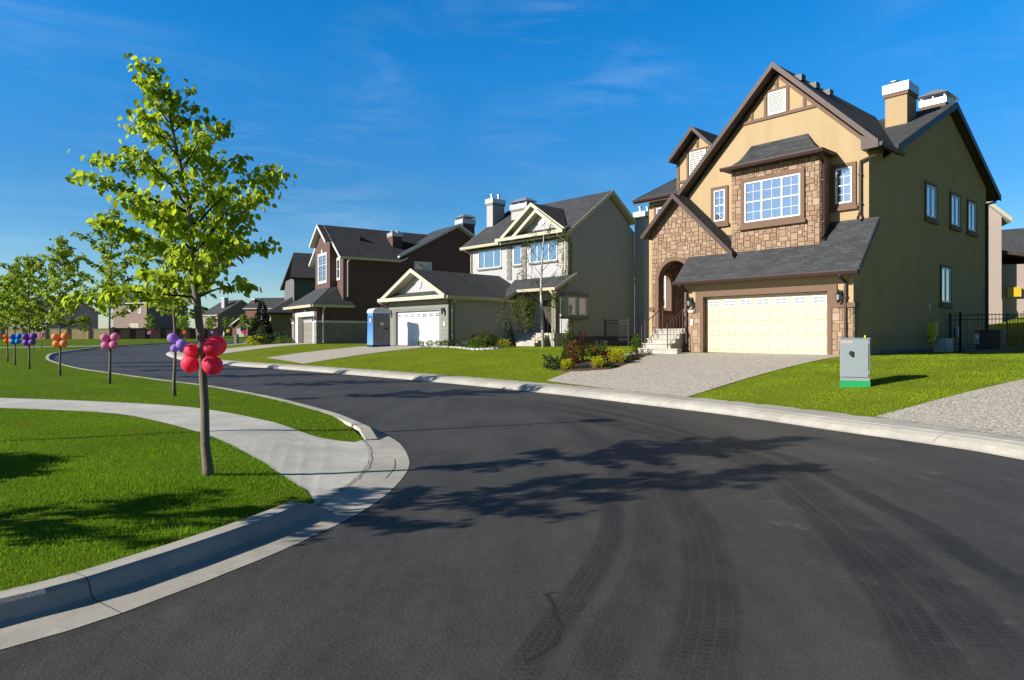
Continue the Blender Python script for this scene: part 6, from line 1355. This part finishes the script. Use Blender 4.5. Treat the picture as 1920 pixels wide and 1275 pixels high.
# ------------------------------------------------------------------ grass
def blades(name, box, n, test, zf, h, w, mat, dens=None, label=None):
    x0, x1, y0, y1 = box; P = np.c_[RNG.uniform(x0, x1, n), RNG.uniform(y0, y1, n)]; k = test(P)
    if dens is not None: k &= RNG.random(n) < dens(P)
    P = P[k]; n = len(P); Z = zf(P); a = RNG.uniform(0, 2*np.pi, n); ln = RNG.normal(0, .45, (n, 2)); cl = .75+.5*np.sin(P[:, 0]*2.1+np.sin(P[:, 1]*1.7))*np.sin(P[:, 1]*2.7)*.5
    hh = h*(.55+.75*RNG.random(n))*cl; ww = w*(.7+.6*RNG.random(n)); d = np.c_[np.cos(a), np.sin(a)]*ww[:, None]*.5
    B = np.c_[P, Z-.005]; V = np.empty((n, 3, 3)); V[:, 0] = B; V[:, 0, :2] -= d; V[:, 1] = B; V[:, 1, :2] += d; V[:, 2] = B; V[:, 2, :2] += ln*hh[:, None]; V[:, 2, 2] += hh
    o = mesh_np(name, V.reshape(-1, 3), np.arange(3*n).reshape(n, 3), mat, np.clip(RNG.normal(.5, .2, n)*(.55+.45*cl)+.22*np.sin(P[:, 0]*.9+1.3*np.sin(P[:, 1]*.6))*np.sin(P[:, 1]*1.1+np.sin(P[:, 0]*.7)), 0, 1)); return tag(o, label, 'grass', kind='stuff')
pA = np.array(polyA); pB = np.array(polyB); keep = lambda P: (P[:, 0] > -.86*P[:, 1]-1.2)
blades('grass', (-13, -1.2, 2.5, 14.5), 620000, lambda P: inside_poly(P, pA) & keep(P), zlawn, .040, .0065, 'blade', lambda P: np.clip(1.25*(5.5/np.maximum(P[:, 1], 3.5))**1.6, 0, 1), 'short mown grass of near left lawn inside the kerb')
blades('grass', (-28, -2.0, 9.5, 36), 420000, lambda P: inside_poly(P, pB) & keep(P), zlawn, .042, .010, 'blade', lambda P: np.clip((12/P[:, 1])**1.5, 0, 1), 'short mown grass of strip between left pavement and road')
dr_polys = [np.array([(1.05, 20.85)]+W2(F1, (-8.3, -1.6), (-8.3, -.8), (-.1, .6), (-.1, -.6))+[(4.1, 15.85)]), np.array([(6.44, 11.95), (10.8, 14.25), (17, 17.2), (19, 12.2), (13, 9.5), (7.75, 7.6)]), np.array([(-14.1, 38.6)]+W2(F2, (-6.45, .4), (-.2, .4))+[(-10.3, 33.4)])]
def rtest(P):
    s = -sdist(P, RB); k = (s > .02) & (s < 26)
    for q in dr_polys: k &= ~inside_poly(P, q)
    l1 = ((P-np.array(F1.o[:2]))@np.array([[F1.c, -F1.s], [F1.s, F1.c]])); k &= ~((l1[:, 0] > -10.3) & (l1[:, 0] < 0) & (l1[:, 1] > 0)); return k
blades('grass', (3.5, 22, 11.5, 28), 330000, rtest, lambda P: zr(P[:, 0], P[:, 1]), .040, .010, 'blade_r', lambda P: np.clip((15/P[:, 1])**2, 0, 1), 'short light green grass around the grey utility cabinet')
blades('grass', (-9, 9, 18, 40), 260000, rtest, lambda P: zr(P[:, 0], P[:, 1]), .045, .016, 'blade_r', lambda P: np.clip((20/P[:, 1])**2, 0, 1), 'short light green grass before the off-white house')

# ------------------------------------------------------------------ sun, sky, camera
EL, AZ = R(26.0), (-.928, -.372)
sd = Vector((AZ[0]*math.cos(EL), AZ[1]*math.cos(EL), math.sin(EL)))
L = bpy.data.lights.new('sun', 'SUN'); L.energy = 5.0; L.angle = R(.5); L.color = (1, .93, .82)
so = bpy.data.objects.new('sun', L); COL.objects.link(so); so.rotation_euler = (-sd).to_track_quat('-Z', 'Y').to_euler(); so.location = (-30, -20, 40)
W = bpy.data.worlds.new('World'); sc.world = W; W.use_nodes = True; nt = W.node_tree; bg = nt.nodes['Background']
sky = nt.nodes.new('ShaderNodeTexSky'); sky.sky_type = 'NISHITA'; sky.sun_disc = False; sky.sun_elevation = EL; sky.sun_rotation = math.atan2(AZ[0], AZ[1])
sky.air_density = 1.0; sky.dust_density = .25; sky.ozone_density = 4.5; sky.altitude = 300
tc = nt.nodes.new('ShaderNodeTexCoord').outputs['Generated']
hsv = nt.nodes.new('ShaderNodeHueSaturation'); hsv.inputs['Saturation'].default_value = 1.33; nt.links.new(sky.outputs[0], hsv.inputs['Color'])
# thin streaks of high cloud
sc_ = nt.nodes.new('ShaderNodeSeparateXYZ'); nt.links.new(tc, sc_.inputs[0]); az = math2(nt, 'ARCTAN2', sc_.outputs[0], sc_.outputs[1])
cv = nt.nodes.new('ShaderNodeCombineXYZ'); nt.links.new(az, cv.inputs[0]); nt.links.new(sc_.outputs[2], cv.inputs[1])
mp = nt.nodes.new('ShaderNodeMapping'); mp.vector_type = 'POINT'; mp.inputs['Rotation'].default_value = (0, 0, R(17)); mp.inputs['Scale'].default_value = (2.4, 13.0, 1); mp.inputs['Location'].default_value = (.6, .35, 0); nt.links.new(cv.outputs[0], mp.inputs[0])
wv = N(nt, 'ShaderNodeTexNoise', Scale=1.4, Detail=8, Roughness=.68, Distortion=.6); nt.links.new(mp.outputs[0], wv.inputs['Vector'])
c1 = ramp_val(nt, wv.outputs['Fac'], .46, .74); c2 = ramp_val(nt, noise(nt, cv.outputs[0], 3.2, 2), .42, .66)
cl = math2(nt, 'MULTIPLY', math2(nt, 'MULTIPLY', c1, c2), .13)
sx = nt.nodes.new('ShaderNodeSeparateXYZ'); nt.links.new(tc, sx.inputs[0])
d_ = nt.nodes.new('ShaderNodeVectorMath'); d_.operation = 'DOT_PRODUCT'; nt.links.new(tc, d_.inputs[0]); d_.inputs[1].default_value = (.55, -.83, 0)
zen = ramp(nt, [(0, (.62,)*3), (.20, (.70,)*3), (.36, (.95,)*3), (.46, (1.0,)*3), (.53, (.85,)*3), (.68, (.16,)*3)]); nt.links.new(sx.outputs[2], zen.inputs[0])   # sky dimmed overhead, added to hold down the fill light
band = ramp(nt, [(.05, (1, 1, 1)), (.45, (.42,)*3)]); nt.links.new(d_.outputs['Value'], band.inputs[0])   # sky dimmed on the side the shaded walls face, added to darken them
deep = mixc(nt, 1.0, mixc(nt, 1.0, hsv.outputs[0], zen.outputs[0], 'MULTIPLY'), band.outputs[0], 'MULTIPLY')
nt.links.new(mixc(nt, cl, deep, (5.5, 5.8, 6.2)), bg.inputs['Color']); bg.inputs['Strength'].default_value = .128
cam = bpy.data.cameras.new('camera'); cam.sensor_width = 36; cam.lens = 1265/1920*36; cam.shift_y = -8.5/1920; cam.clip_end = 4000; cam.clip_start = .1
co = bpy.data.objects.new('camera', cam); COL.objects.link(co); co.location = (0, 0, 1.6); co.rotation_euler = (R(90), 0, 0); sc.camera = co
sc.view_settings.view_transform = 'Standard'; sc.view_settings.look = 'None'; sc.view_settings.exposure = 0.7; sc.view_settings.gamma = 1
sc.cycles.max_bounces = 8; sc.cycles.transparent_max_bounces = 8; sc.cycles.use_denoising = True
